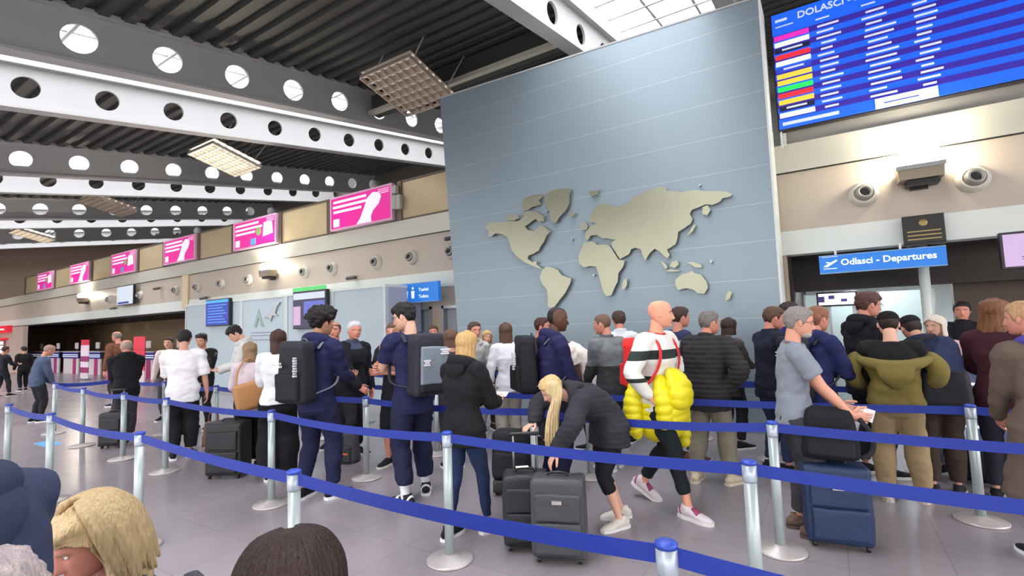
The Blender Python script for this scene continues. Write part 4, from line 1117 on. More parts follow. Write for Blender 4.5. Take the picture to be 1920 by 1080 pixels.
    for hip, kn, ank, s, toe, lift in LG:
        def at(t): return hip.lerp(kn, t * 2) if t < .5 else kn.lerp(ank, (t - .5) * 2)
        prof = [(0, .055), (.12, .057), (.25, .052), (.5, .041 * (.6 + .4 * f_)), (.65, .041 * (.45 + .55 * f_)), (.8, .034 * (.3 + .7 * f_)), (.93, .028 * (.2 + .8 * f_)), (1.0, .029 * (.1 + .9 * f_))]
        pts, rd = [], []
        for i in range(20):
            t = e_ * i / 19
            r = [a[1] + (b[1] - a[1]) * (t - a[0]) / (b[0] - a[0]) for a, b in zip(prof, prof[1:]) if a[0] <= t <= b[0]][0]
            bag = (f_ - 1) * .35 + 1
            q = at(t) + Vector((0, -.006 * h * math.sin(PI * max(0, min(1, (t - .5) * 2))), 0))
            pts.append(q); rd.append((r * h * bag * (.75 + .25 * Bd), r * h * bag * 1.05))
        loft(bm, pts, rd, seg=16, round_ends=False)
    merged('trousers', bm, L_.get('mat') or cloth(L_['col']), root, .012, 3, fold=.006 * h, fs=6)
    if socks:
        for hip, kn, ank, s, toe, lift in LG: obj('sock', loft(NB(), [kn.lerp(ank, .74), kn.lerp(ank, .9), ank], [.024 * h, .023 * h, .025 * h], seg=14), cloth(socks), root, True)
    # ---------------- shoes
    for hip, kn, ank, s, toe, lift in LG:
        M = Matrix.Translation((ank.x, ank.y, 0 + lift * h)) @ Matrix.Rotation(R(-s * toe), 4, 'Z')
        if lift: M = Matrix.Translation(ank) @ Matrix.Rotation(R(-min(60, lift * 700)), 4, 'X') @ Matrix.Translation((0, 0, -.042 * h)) @ Matrix.Rotation(R(-s * toe), 4, 'Z')
        b_ = NB(); fl = .15 * h
        loft(b_, [(0, -.035 * h, .028 * h), (0, -.015 * h, .033 * h), (0, .02 * h, .031 * h), (0, .055 * h, .022 * h), (0, .09 * h, .018 * h), (0, .112 * h, .015 * h)], [(.021 * h, .022 * h), (.024 * h, .028 * h), (.025 * h, .025 * h), (.028 * h, .017 * h), (.027 * h, .013 * h), (.017 * h, .010 * h)], side=Vector((1, 0, 0)), seg=14)
        loft(b_, [(0, -.012 * h, .03 * h), (0, -.008 * h, .06 * h)], [(.024 * h, .027 * h), (.023 * h, .025 * h)], seg=14, round_ends=False)
        bmesh.ops.transform(b_, matrix=M, verts=b_.verts[:]); sh_ = obj('shoe', b_, cloth(shoes), root, True)
        b_ = NB(); out = [(.0, -.055), (.018, -.05), (.027, -.02), (.025, .02), (.031, .06), (.03, .09), (.019, .118), (0, .126), (-.018, .118), (-.027, .09), (-.028, .06), (-.024, .02), (-.026, -.02), (-.018, -.05)]
        lo = [b_.verts.new((x * h, y * h, .0)) for x, y in out]; hi = [b_.verts.new((x * h, y * h, .014 * h)) for x, y in out]; n = len(out)
        for i in range(n): b_.faces.new((lo[i], lo[(i + 1) % n], hi[(i + 1) % n], hi[i]))
        b_.faces.new(lo[::-1]); b_.faces.new(hi); bmesh.ops.transform(b_, matrix=M, verts=b_.verts[:])
        if trim:
            c_ = NB(); loft(c_, [(0, .018 * h, .034 * h), (0, .04 * h, .028 * h), (0, .055 * h, .0245 * h)], [(.0225 * h, .0235 * h), (.0245 * h, .021 * h), (.025 * h, .0175 * h)], seg=14, round_ends=False)
            loft(c_, [(0, -.034 * h, .03 * h), (0, -.026 * h, .033 * h)], [(.022 * h, .024 * h), (.0235 * h, .0265 * h)], seg=14, round_ends=False)
            bmesh.ops.transform(c_, matrix=M, verts=c_.verts[:]); obj('shoe_stripe', c_, cloth(trim), sh_, True)
        obj('sole', b_, mat('sole_%d_%d_%d' % sole, sole, .6), sh_)
    # ---------------- tops
    def garment(nm, D, o_add=0.):
        bm = NB(); off = D.get('off', .010) + o_add; hem = D.get('hem', .47); bulk = D.get('bulk', 1.0)
        rid = D.get('puff')
        torso(bm, hem, off, D.get('zt', .838), flare=D.get('flare', 0), grow=bulk)
        for (S, el, wr, s, hd, hn) in AR:
            if D.get('sleeve', 'long') == 'none': continue
            long_ = D.get('sleeve', 'long') == 'long'
            slk = D.get('slk', 1.0) * bulk
            inn = sc + sr @ Vector((s * sw * .45 * h, 0, .008 * h))
            if long_: pts = [inn, S, S.lerp(el, .3), S.lerp(el, .7), el, el.lerp(wr, .35), el.lerp(wr, .75), wr.lerp(el, .06)]; rd = [.034, .037, .036, .032, .030, .029, .024, .0215]
            elif D.get('sleeve') == 'elbow': pts = [inn, S, S.lerp(el, .4), el]; rd = [.034, .037, .035, .033]
            else: pts = [inn, S, S.lerp(el, .3), S.lerp(el, .68)]; rd = [.034, .037, .037, .038]
            loft(bm, pts, [((r + off * .55) * h * slk, (r + off * .55) * h * slk) for r in rd], seg=16, sub=3, round_ends=not (not long_))
        if D.get('collar'):
            c0, r0_ = sp(.825); 
            loft(bm, [c0, nb + nr @ Vector((0, 0, .012 * h * D['collar']))], [(.058 * h, .05 * h), (.046 * h, .046 * h)], seg=18, round_ends=False)
        g_ = merged(nm, bm, D.get('mat') or cloth(D['col'], D.get('rough', .85)), root, .012, 3, fold=D.get('fold', .007) * h, puff=D.get('puff'), fs=D.get('fs', 6.5))
        if D.get('hood'):
            b_ = NB(); n = 20; pts = []
            c0, r0_ = sp(.835)
            for i in range(n + 1):
                a = -2.5 + 5.0 * i / n   # around the back of the neck
                pts.append(c0 + r0_ @ Vector((math.sin(a) * .062 * h, -math.cos(a) * .052 * h, (.018 - .014 * (1 - math.cos(a))) * h)))
            loft(b_, pts, [((.020 + .012 * math.cos((-2.5 + 5 * i / n) * .6)) * h, (.022 + .012 * math.cos((-2.5 + 5 * i / n) * .6)) * h) for i in range(n + 1)], seg=12)
            loft(b_, [c0 + r0_ @ Vector((0, -.05 * h, .01 * h)), c0 + r0_ @ Vector((0, -.072 * h, -.03 * h)), c0 + r0_ @ Vector((0, -.07 * h, -.065 * h))], [(.06 * h, .026 * h), (.065 * h, .025 * h), (.03 * h, .012 * h)], seg=14)
            obj('hood', b_, D.get('mat') if D.get('hoodmat') is None and D.get('mat') else cloth(D.get('hoodcol', D.get('col', (60, 60, 60)))), g_, True, mods=(('SUBSURF', dict(levels=1, render_levels=1)),))
        if D.get('collarring'):
            b_ = NB(); n = 24; c0, r0_ = sp(.842); pts = [c0 + r0_ @ Vector((math.sin(2 * PI * i / n) * .037 * h, math.cos(2 * PI * i / n) * .038 * h + .002 * h, (-.006 * math.cos(2 * PI * i / n)) * h)) for i in range(n + 1)]
            loft(b_, pts, [.006 * h] * (n + 1), seg=6, round_ends=False); obj('neckline', b_, cloth(D['collarring']), g_, True)
        if D.get('zip'):
            b_ = NB(); pts = []
            for i in range(14):
                z = hem + .01 + (.80 - hem) * i / 13; c0, r0_ = sp(z); a, b = interp(TR[::-1], max(.46, z)); pts.append(c0 + r0_ @ Vector((0, (b * (.3 + .7 * Bd) * bulk + off + .004) * h, 0)))
            loft(b_, pts, [(.006 * h, .005 * h)] * 14, seg=6); obj('zip', b_, cloth(D['zip']), g_, True)
        return g_
    if top: garment(top.get('name', 'top'), top)
    if coat: garment(coat.get('name', 'jacket'), coat, .008)
    # place the figure: keep the crown on its sight line
    ctop = hc + hr @ Vector((0, -.03 * h, .066 * h))
    rm = Matrix.Rotation(rz, 3, 'Z'); cw = rm @ Vector((ctop.x, ctop.y, 0))
    if X is not None: bx, by = X
    else: bx, by = crown.x - cw.x, crown.y - cw.y
    root.location = (bx, by, 0); root.rotation_euler = (0, 0, rz)
    PP = dict(root=root, h=h, rz=rz, sp=sp, hc=hc, AR=AR, LG=LG, sc=sc, sr=sr, sw=sw, MH=MH, hh=hh)
    return PP
def on(PP, name, label, cat, anchor, group=None):
    """a separate thing carried by a person: an Empty at `anchor` (person frame) turned like the person"""
    M = Matrix.Translation(PP['root'].location) @ Matrix.Rotation(PP['rz'], 4, 'Z')
    t = thing(name, label, cat, M @ Vector(anchor), PP['rz'], group)
    return t
def rbox(w, d, h, z0=0, bev=.05, taper=0.0, n=3, y0=0):
    bm = NB(); box(bm, -w / 2, w / 2, y0 - d / 2, y0 + d / 2, z0, z0 + h)
    if taper:
        for v in bm.verts:
            if v.co.z > z0 + h * .6: v.co.x *= 1 - taper; v.co.y = y0 + (v.co.y - y0) * (1 - taper)
    bmesh.ops.bevel(bm, geom=bm.edges[:], offset=bev, segments=n + 1, affect='EDGES', profile=.6)
    bmesh.ops.subdivide_edges(bm, edges=[e for e in bm.edges if e.calc_length() > .12], cuts=2, use_grid_fill=True)
    off = random.random() * 40
    for v in bm.verts: v.co += Vector((noise.noise(v.co * 5 + Vector((off, 0, 0))), noise.noise(v.co * 5 + Vector((0, off, 0))), noise.noise(v.co * 5 + Vector((0, 0, off))))) * .012
    return bm
def backpack(PP, label, col, w=.32, d=.2, hgt=.5, strap=(40, 40, 44), marks=(), pocket=None, side=None, drop=.02, group=None):
    h = PP['h']; c, r = PP['sp'](.80); an = c + r @ Vector((0, -(.075 * h + d / 2), .01 * h - hgt - drop + .04))
    t = on(PP, 'backpack', label, 'backpack', an, group)
    ang = math.atan2(-(r @ Vector((0, 0, 1))).y, (r @ Vector((0, 0, 1))).z)
    m = cloth(col, .7)
    obj('body', rbox(w, d, hgt, 0, .07, .12), m, t, True)
    obj('front_pocket', rbox(w * .82, .06, hgt * .45, hgt * .07, .025, .05, y0=-d / 2 - .01), cloth(pocket or tuple(int(v * .85) for v in col), .7), t, True)
    obj('lid', rbox(w * .9, d * .85, .1, hgt - .07, .04, .1), cloth(tuple(min(255, int(v * 1.15 + 4)) for v in col), .7), t, True)
    if side: obj('side_panel', rbox(w * .86, .05, hgt * .62, hgt * .2, .02, .05, y0=-d / 2 - .025), cloth(side, .6), t, True)
    b = NB(); loft(b, [(-.04, d / 2, hgt + .0), (-.02, d / 2 - .02, hgt + .045), (.02, d / 2 - .02, hgt + .045), (.04, d / 2, hgt)], [.008] * 4, seg=6, sub=3); obj('grab_handle', b, cloth(strap), t, True)
    for s in (-1, 1):
        S = PP['sc'] + PP['sr'] @ Vector((s * PP['sw'] * .62 * h, 0, 0))
        P0 = S + Vector((0, -.07 * h, .0)); P1 = S + Vector((0, -.02 * h, .040 * h)); P2 = S + Vector((s * .004 * h, .040 * h, .014 * h)); P3 = S + Vector((s * .012 * h, .068 * h, -.05 * h)); P4 = S + Vector((s * .03 * h, .055 * h, -.13 * h)); P5 = S + Vector((s * .045 * h, -.0 * h, -.2 * h)); P6 = Vector((s * w * .42, d * .3, .08)) + an
        b = NB(); loft(b, [p - an for p in (P0, P1, P2, P3, P4, P5, P6)], [(.022, .008)] * 7, side=Vector((1, 0, 0)), seg=8, sub=4); obj('shoulder_strap', b, cloth(strap), t, True)
    for mk in marks:
        x0, x1, z0, z1, c_, nn = mk; b = NB()
        for k in range(nn):
            za = z0 + (z1 - z0) * k / nn; zb = z0 + (z1 - z0) * (k + .72) / nn
            sl = .15 * (k % 2)
            box(b, x0 + (x1 - x0) * sl, x1 - (x1 - x0) * .1 * ((k + 1) % 3), -d / 2 - .062, -d / 2 - .03, za, zb)
        obj('white_mark', b, mat('mark_%d_%d_%d' % c_, c_, .5), t)
    return t
def suitcase(loc, rz, label, col, w=.42, d=.26, hgt=.62, handle=.0, soft=True, plate=True, group=None):
    t = thing('suitcase', label, 'suitcase', loc, rz, group); m = mat('case_%d_%d_%d' % col, col, .55, bump=.2, bs=60, var=.1)
    obj('shell', rbox(w, d, hgt - .04, .04, .045), m, t, True)
    obj('front_pocket', rbox(w * .84, .05, hgt * .38, .08, .022, y0=-d / 2 - .005), m, t, True)
    obj('front_pocket', rbox(w * .84, .045, hgt * .32, hgt * .52, .02, y0=-d / 2 - .003), m, t, True)
    b = NB(); loft(b, [(-w / 2 + .02, -d / 2 + .035, .08), (-w / 2 + .02, -d / 2 + .035, hgt - .05), (w / 2 - .02, -d / 2 + .035, hgt - .05), (w / 2 - .02, -d / 2 + .035, .08)], [.012] * 4, seg=8); obj('piping', b, mat('piping', (34, 34, 36), .5), t, True)
    if plate: obj('name_plate', B(-.035, .035, -d / 2 - .04, -d / 2 - .02, hgt * .74, hgt * .74 + .022), mat('plate', (190, 186, 176), .35, .5), t)
    b = NB(); loft(b, [(-.08, 0, hgt - .005), (-.06, 0, hgt + .025), (.06, 0, hgt + .025), (.08, 0, hgt - .005)], [.011] * 4, seg=8, sub=2); obj('carry_handle', b, M_black, t, True)
    if handle:
        b = NB()
        for s in (-1, 1): cyl(b, (s * .09, d / 2 - .05, hgt - .03), (s * .09, d / 2 - .05, hgt + handle), .009, n=10)
        obj('telescopic_tube', b, M_steel, t, True)
        obj('grip', loft(NB(), [(-.11, d / 2 - .05, hgt + handle), (.11, d / 2 - .05, hgt + handle)], [.016] * 2, seg=10), M_black, t, True)
    for sx in (-1, 1):
        for sy in (-1, 1): obj('wheel', cyl(NB(), (sx * (w / 2 - .05) - .012, sy * (d / 2 - .05), .025), (sx * (w / 2 - .05) + .012, sy * (d / 2 - .05), .025), .025, n=14), M_black, t, True)
    return t
def paper(PP, side, label, cat='paper', size=(.15, .21), name='boarding_paper', col=(238, 238, 235), dz=.0, thick=.003):
    S, el, wr, s, hd, hn = PP['AR'][side]; h = PP['h']; d = hd.normalized(); n = (hn - d * hn.dot(d)).normalized()
    p = wr + d * .085 * h + n * .014 * h
    t = on(PP, name, label, cat, p)
    ax = d.cross(n).normalized(); M = Matrix((ax, d, n)).transposed().to_4x4()
    obj('sheet', box(NB(), -size[0] / 2, size[0] / 2, -size[1] * .3, size[1] * .7, 0, thick, M), mat('sheet_%d_%d_%d' % col, col, .5), t)
    return t
NAVY = (34, 36, 72); BLK = (26, 26, 30); CHAR = (52, 52, 58)
J = dict
FR = ((.05, -.07, 6), (.06, .10, 10))
# --- left edge, far people
person(8, 650, 4.7, -60, 'person in a dark coat at the far left edge of the photo, walking right', skin=SKR, top=J(col=(34, 36, 46), hem=.42, flare=.02), legs=J(col=(40, 40, 46)), arms=('down', 'hold'), feet=FR, face=False)
person(46, 650, 5.6, 20, 'person in black seen from behind, next to the far left edge', skin=SK, hair=('short', (34, 30, 28)), top=J(col=BLK, hem=.45), legs=J(col=BLK), face=False)
person(93, 645, 3.75, -75, 'grey-haired man stooping in a faded blue-grey jacket, far left', skin=SKR, hair=('recede', (150, 120, 108)), top=J(col=(72, 84, 108), hem=.46, bulk=1.08), legs=J(col=(36, 36, 42)), lean=14, head=(0, 15, 0), arms=('low', 'low'), face=False)
P4 = person(222, 622, 5.4, 40, 'balding man in a brown jacket half hidden behind the man in black', skin=SKR, hair=('ring', (140, 128, 116)), top=J(col=(112, 72, 52), hem=.46, bulk=1.08), legs=J(col=(52, 50, 54)), build=1.08, face=False)
P5 = person(238, 638, 3.65, 6, 'man in a plain black jacket seen from behind beside a small black case', skin=SKR, hair=('ring', (170, 150, 140)), top=J(col=BLK, hem=.45, bulk=1.08, hood=True), legs=J(col=(62, 58, 66)), build=1.1, arms=('low', 'low'), face=False)
P7 = person(318, 633, 5.0, 160, 'person with dark hair mostly hidden by the man in the white T-shirt', skin=SK, hair=('short', (50, 40, 36)), top=J(col=(206, 190, 186), hem=.46), legs=J(col=(60, 56, 60)))
P6 = person(345, 619, 3.55, -5, 'man in a plain white T-shirt and black trousers seen from behind', skin=SK, hair=('short', (28, 24, 24)), top=J(col=(232, 230, 232), hem=.44, sleeve='elbow', bulk=1.12, fold=.009), legs=J(col=BLK, fit=1.35), build=1.06, arms=('hold', 'down'), head=(0, 4, 0), face=False)
P8 = person(380, 627, 4.75, 150, 'dark-haired young man facing us in a black jacket over grey, looking at a phone', skin=SK, hair=('quiff', (44, 34, 30)), top=J(col=(120, 118, 110), hem=.47), coat=J(col=(34, 34, 36), hem=.5), legs=J(col=(38, 38, 42)), arms=('hold', 'hold'), head=(0, 6, 0))
paper(P8, 0, 'dark phone held up by the man in black beside the white T-shirt', 'phone', (.07, .14), 'phone', (30, 34, 44), thick=.008)
P9 = person(437, 607, 4.6, 95, 'young man with thick dark hair in a white hoodie, looking down to the left', skin=SKP, hair=('thick', (40, 30, 28)), top=J(col=(214, 214, 208), hem=.45, hood=True, bulk=1.06), legs=J(col=(48, 46, 50)), arms=('hold', 'hold'), lean=10, head=(0, 30, 0))
paper(P9, 0, 'passport held out by the young man in the white hoodie', 'passport', (.09, .13), 'passport', (150, 50, 50))
P10 = person(470, 642, 3.65, 10, 'woman with shoulder-length ash blonde hair and a pale pink blouse, seen from behind', sex='f', skin=SKP, hair=('long', (142, 118, 88), .95), top=J(col=(206, 192, 198), hem=.46, bulk=1.05), legs=J(col=BLK, fit=1.5), arms=('hold', 'strap'), face=False)
P11 = person(521, 619, 3.6, -8, 'woman with long brown hair, a white blouse and wide black trousers, seen from behind', sex='f', skin=SK, hair=('long', (66, 40, 32), 1.35), top=J(col=(222, 224, 226), hem=.50, bulk=1.08, fold=.01), legs=J(col=(20, 20, 24), fit=1.9, end=1.0), arms=('hold', 'hip'), face=False, build=1.04)
P12 = person(598, 584, 3.42, -42, 'tall young man with an afro in a navy tracksuit wearing a black backpack', skin=SKT, hair=('afro', (26, 20, 20)), top=J(col=NAVY, hem=.46, hood=True, bulk=1.05), legs=J(col=(30, 32, 62), fit=1.15), arms=('hold', 'hold'), head=(-20, 4, 0), feet=((.07, -.03, 10), (.085, .03, 14)), shoes=(24, 24, 30))
backpack(P12, 'large black backpack with white marks on the tall man with the afro', (34, 36, 42), .36, .24, .60, (110, 112, 118), [(-.13, -.04, .37, .43, (215, 215, 215), 2), (.115, .145, .28, .48, (190, 190, 195), 8)])
P13 = person(629, 604, 5.0, 165, 'balding man with a hand at his chin behind the white-haired man', skin=SKR, hair=('ring', (90, 70, 60)), top=J(col=(40, 42, 52), hem=.46), legs=J(col=(40, 40, 46)), arms=('face', 'cross'))
P14 = person(662, 604, 4.75, -140, 'white-haired man in a black jacket over a grey-blue shirt', skin=SKR, hair=('short', (214, 212, 210)), top=J(col=(74, 82, 106), hem=.47, collar=1), coat=J(col=(30, 30, 36), hem=.42, bulk=1.06, zt=.80), legs=J(col=(44, 44, 48)), arms=('down', 'low'), build=1.06, head=(-20, 0, 0))
P15 = person(741, 607, 4.7, 155, 'man in a black T-shirt touching his chin, beside the very tall man in navy', skin=SKR, hair=('short', (100, 74, 56)), top=J(col=(28, 28, 34), hem=.45, sleeve='short', bulk=1.05), legs=J(col=(24, 24, 28), fit=1.2, end=.6), arms=('cross', 'face'), build=1.08)
P16 = person(762, 569, 3.8, 28, 'very tall dark-haired man with glasses in a navy T-shirt', skin=SKP, hair=('thick', (28, 24, 26)), top=J(col=NAVY, hem=.44, sleeve='short', bulk=1.06), legs=J(col=(32, 34, 62), fit=1.25, end=.88), socks=(225, 225, 228), shoes=(34, 34, 38), trim=(226, 226, 228), arms=('face', 'cross'), head=(40, 12, 0), glasses=True, feet=((.07, -.04, 14), (.10, .06, 30)), coat=None)
tagb = backpack(P16, 'tall backpack with a grey panel and white lettering on the very tall man', (40, 42, 48), .36, .26, .58, (60, 60, 66), [(-.13, -.06, .30, .36, (225, 228, 230), 3), (.06, .16, .40, .46, (235, 235, 238), 3)], side=(120, 132, 142))
P17 = person(846, 618, 4.9, 10, 'woman with brown hair just behind the blonde woman in black', sex='f', skin=SK, hair=('bob', (100, 72, 58)), top=J(col=(60, 52, 56), hem=.46), legs=J(col=(50, 48, 54)), face=False)
person(813, 611, 7.1, 175, 'person whose face shows above the grey backpack, near the toilets doors', skin=SKR, hair=('short', (90, 66, 50)), top=J(col=(50, 48, 56), hem=.46), legs=J(col=(48, 48, 52)))
P18 = person(869, 622, 3.42, -40, 'blonde woman in a black jacket and dark blue jeans holding papers', sex='f', skin=SKP, hair=('long', (196, 160, 104), .95), top=J(col=(24, 24, 27), hem=.44, bulk=1.12, hood=True, off=.014), legs=J(col=(34, 48, 78), fit=.75), arms=('hold', 'hold'), feet=((.05, -.07, 6), (.07, .09, 10)), shoes=(24, 26, 34), head=(-5, 4, 0), build=1.02, face=False)
paper(P18, 1, 'white papers in the hands of the blonde woman in black', 'paper', (.13, .16), dz=0)
P19 = person(886, 605, 5.9, -150, 'man in a pale grey hooded top and light trousers turned towards the woman in white', skin=SKR, hair=('short', (80, 62, 54)), top=J(col=(186, 188, 186), hem=.46, hood=True), legs=J(col=(196, 194, 188)), arms=('down', 'low'))
P20 = person(911, 620, 6.9, -165, 'blonde woman in black standing against the map wall', sex='f', skin=SK, hair=('bob', (200, 172, 120)), top=J(col=(34, 32, 36), hem=.46), legs=J(col=(40, 40, 44)), arms=('hold', 'hold'))
P21 = person(949, 606, 5.85, 12, 'woman with brown hair in a white top and beige trousers seen from behind', sex='f', skin=SK, hair=('long', (88, 62, 50), .75), top=J(col=(216, 218, 222), hem=.47, bulk=1.03), legs=J(col=(160, 154, 144), fit=1.3), arms=('down', 'down'), face=False)
P22 = person(1037, 577, 4.75, -72, 'tall black man with a shaved head in a navy hooded top wearing a black backpack', skin=SKB, hair=('buzz', (30, 24, 22)), top=J(col=(36, 36, 74), hem=.46, hood=True, bulk=1.1), legs=J(col=(30, 32, 60), fit=1.2), arms=('low', 'low'), lean=7, build=1.1)
backpack(P22, 'slim black backpack with a column of white lettering on the man in navy', (28, 29, 34), .34, .2, .58, (92, 94, 108), [(.06, .11, .26, .44, (190, 192, 196), 7)])
P23 = person(1010, 597, 6.3, -100, 'person whose reddish face shows just behind the man in the navy hooded top', skin=SKR, hair=('short', (70, 36, 36)), top=J(col=(60, 40, 48), hem=.46), legs=J(col=(50, 48, 54)), X=None)
P24 = person(1036, 640, 6.15, 80, 'stooping person in a cream T-shirt with bare dark arms behind the man in navy', skin=SKB, hair=('buzz', (34, 26, 24)), h=1.84, top=J(col=(226, 216, 206), hem=.46, sleeve='short', bulk=1.08), legs=J(col=(44, 42, 46)), lean=46, head=(0, 20, 0), arms=('low', 'low'), face=False)
# bending blonde woman
def hair25(MH, hh, h, root):
    b_ = hair_shell(hh, .05, 'n', .02, seed=3); bmesh.ops.transform(b_, matrix=MH, verts=b_.verts[:]); o = obj('hair', b_, hairm((206, 176, 122)), root, True)
    b_ = NB(); c = MH.to_translation(); Rm = MH.to_3x3()
    for i in range(26):
        s = -1; u = i / 25
        st = c + Rm @ Vector(((-.30 + .02 * math.sin(i * 3)) * hh, (.22 - .5 * u) * hh, (.14 + .2 * math.sin(PI * u)) * hh))
        mid = c + Rm @ Vector((-.37 * hh, (.18 - .34 * u) * hh, -.2 * hh)); 
        L = .34 + .05 * math.sin(i * 2.3)
        p2 = mid + Vector((.01, .05 - .02 * u, -L * .45)); p3 = p2 + Vector((.01 * math.sin(i), .03 - .02 * u, -L * .5)); p4 = p3 + Vector((.0, -.01, -.06))
        loft(b_, [st, mid, p2, p3, p4], [.022, .022, .018, .013, .004], seg=7, sub=4)
    obj('hair_lock', b_, hairm((212, 188, 140)), o, True)
PB = ((.09, .30, .50), (.6, -.6, .3), (-.2, .7, -.8), (0, -.5, -1))
P25 = person(1028, 712, 3.72, 112, 'blonde woman in a black padded jacket bending down over two suitcases', sex='f', h=1.64, skin=SKP, hair=('custom', (206, 176, 122), hair25), top=J(col=(46, 46, 52), hem=.44, bulk=1.15, puff=(70, .006), off=.02, hood=True), legs=J(col=(24, 24, 30), fit=.8, end=.66), lean=70, head=(-8, 0, 0), arms=(((.13, .36, .45), (.8, .1, .3), (-.1, .5, -.8), (0, -.6, -.5)), ((.10, .38, .55), (.8, -.2, .5), (-.3, .9, -.3), (0, -.3, -1))), feet=((.05, -.02, 8), (.07, -.10, 10)), shoes=(214, 208, 198), build=1.02, pz=.50)
P26 = person(1134, 589, 5.75, 45, 'man in a charcoal and grey sports jacket looking left by the map wall', skin=SKR, hair=('buzz', (110, 84, 70)), top=J(name='jacket', mat=ramp_mat('grey_two_tone', 2, [(0, (46, 50, 52)), (1.22, (112, 118, 120)), (1.56, (84, 90, 92)), (2, (84, 90, 92))]), hem=.45, hood=False, collar=1, bulk=1.08), legs=J(col=(40, 44, 46), fit=1.2), arms=('low', 'down'), head=(25, 5, 0), shoes=(200, 200, 200))
P27 = person(1161, 584, 7.0, -8, 'man in a white shirt seen from behind against the map wall', skin=SKR, hair=('short', (66, 50, 42)), top=J(col=(206, 210, 216), hem=.46, collar=1), legs=J(col=(44, 46, 52)), face=False, head=(20, 0, 0))
STRIPE = ramp_mat('knit_stripes', 2, [(0, (226, 224, 218)), (1.13, (226, 224, 218)), (1.19, (30, 44, 40)), (1.23, (226, 224, 218)), (1.385, (30, 44, 40)), (1.475, (226, 224, 218)), (2, (226, 224, 218))])
P28 = person(1226, 565, 4.75, -122, 'tall bald man in a striped white and dark green jersey', skin=(226, 160, 130), hair=('none', (150, 110, 80)), top=J(name='jersey', mat=STRIPE, hem=.47, bulk=1.06, fold=.006, collarring=(190, 60, 60)), legs=J(col=(26, 32, 34), fit=.95, end=.9), arms=('hip', 'hip'), feet=((.05, -.15, (4, .035)), (.05, .16, 6)), shoes=(206, 196, 200), sole=(222, 218, 216), trim=(150, 70, 104), build=1.06, lean=2, head=(28, 0, 0))
P29 = person(1268, 577, 6.45, -62, 'man in a navy sweatshirt with a white band across the shoulders behind the bald man', skin=SKR, hair=('short', (60, 42, 36)), top=J(name='sweatshirt', mat=ramp_mat('navy_band', 2, [(0, (32, 38, 76)), (1.42, (222, 224, 230)), (1.49, (60, 84, 150)), (1.51, (32, 38, 76)), (2, (32, 38, 76))]), hem=.46, bulk=1.08), legs=J(col=(52, 54, 66), fit=1.2), arms=('low', 'low'), shoes=(90, 60, 50))
P30 = person(1322, 584, 5.75, -25, 'grey-haired man in a dark quilted jacket and beige trousers seen from behind', skin=SKR, hair=('short', (116, 110, 106)), top=J(name='jacket', col=(46, 44, 46), hem=.43, bulk=1.16, puff=(62, .012), collar=1, off=.02), legs=J(col=(134, 128, 112), fit=1.3), arms=('hold', 'hip'), lean=10, head=(-30, 0, 0), build=1.08, shoes=(206, 192, 166), sole=(214, 204, 184), feet=((.09, -.02, 12), (.09, .06, 16)))
P31 = person(1361, 597, 7.3, -40, 'dark-haired woman partly hidden behind the man in the quilted jacket', sex='f', skin=SK, hair=('bob', (58, 38, 34)), top=J(col=(70, 66, 62), hem=.4), legs=J(col=(40, 38, 42)), arms=('down', 'hold'), face=False)
P32 = person(1444, 576, 6.4, -58, 'young man with brown hair in a dark navy jacket holding white papers', skin=SKR, hair=('short', (86, 62, 48)), top=J(name='jacket', col=(30, 32, 48), hem=.45, collar=1, bulk=1.08), legs=J(col=(44, 54, 84)), arms=('low', 'low'), head=(-15, 8, 0))
paper(P32, 0, 'white papers held by the young man in the dark navy jacket', 'paper', (.12, .16))
P33 = person(1471, 568, 7.3, -75, 'dark-haired person in blue just behind the young man in navy', skin=SK, hair=('short', (52, 40, 38)), top=J(col=(44, 48, 104), hem=.46), legs=J(col=(40, 42, 52)))
P34 = person(1487, 577, 4.72, -82, 'grey-haired man with glasses and a beard in a grey T-shirt standing behind a blue suitcase', skin=(214, 154, 128), hair=('short', (140, 134, 128)), top=J(name='t_shirt', col=(132, 138, 148), hem=.47, sleeve='short', bulk=1.02, collarring=(120, 126, 136)), legs=J(col=(60, 60, 64), fit=1.15), arms=('fwdlow', 'fwdlow'), glasses=True, head=(0, 6, 0), shoes=(104, 84, 70), sole=(80, 66, 56), lean=3)
paper(P34, 0, 'folded white boarding paper in the hand of the man in the grey T-shirt', 'paper', (.10, .12))
def beard(PP, col):
    hh = PP['hh']; b = NB()
    for v in (0,): ball(b, (0, .20 * hh, -.40 * hh), (.235 * hh, .20 * hh, .13 * hh), 20, 12)
    bmesh.ops.transform(b, matrix=PP['MH'], verts=b.verts[:]); obj('beard', b, hairm(col), PP['root'], True)
beard(P34, (176, 166, 158))
P35 = person(1524, 577, 5.9, -48, 'man with reddish hair in a navy jacket wearing a long black backpack', skin=SKR, hair=('short', (140, 90, 66)), top=J(name='jacket', col=(36, 40, 84), hem=.45, bulk=1.08, hood=True), legs=J(col=(38, 40, 58)), arms=('hold', 'hold'))
backpack(P35, 'long black backpack with a white logo behind the man in the grey T-shirt', (30, 30, 36), .34, .2, .58, (50, 50, 56), [(-.05, .08, .42, .47, (230, 230, 232), 3), (.08, .13, .14, .36, (130, 136, 144), 4)])
P36 = person(1618, 550, 6.7, -48, 'tall man with glasses in a black hooded jacket, head raised above the others', skin=SKR, hair=('thick', (84, 54, 46)), top=J(name='jacket', col=(26, 26, 32), hem=.44, bulk=1.12, hood=True), legs=J(col=(40, 40, 46)), arms=('hold', 'down'), head=(-14, 4, 0), glasses=True)
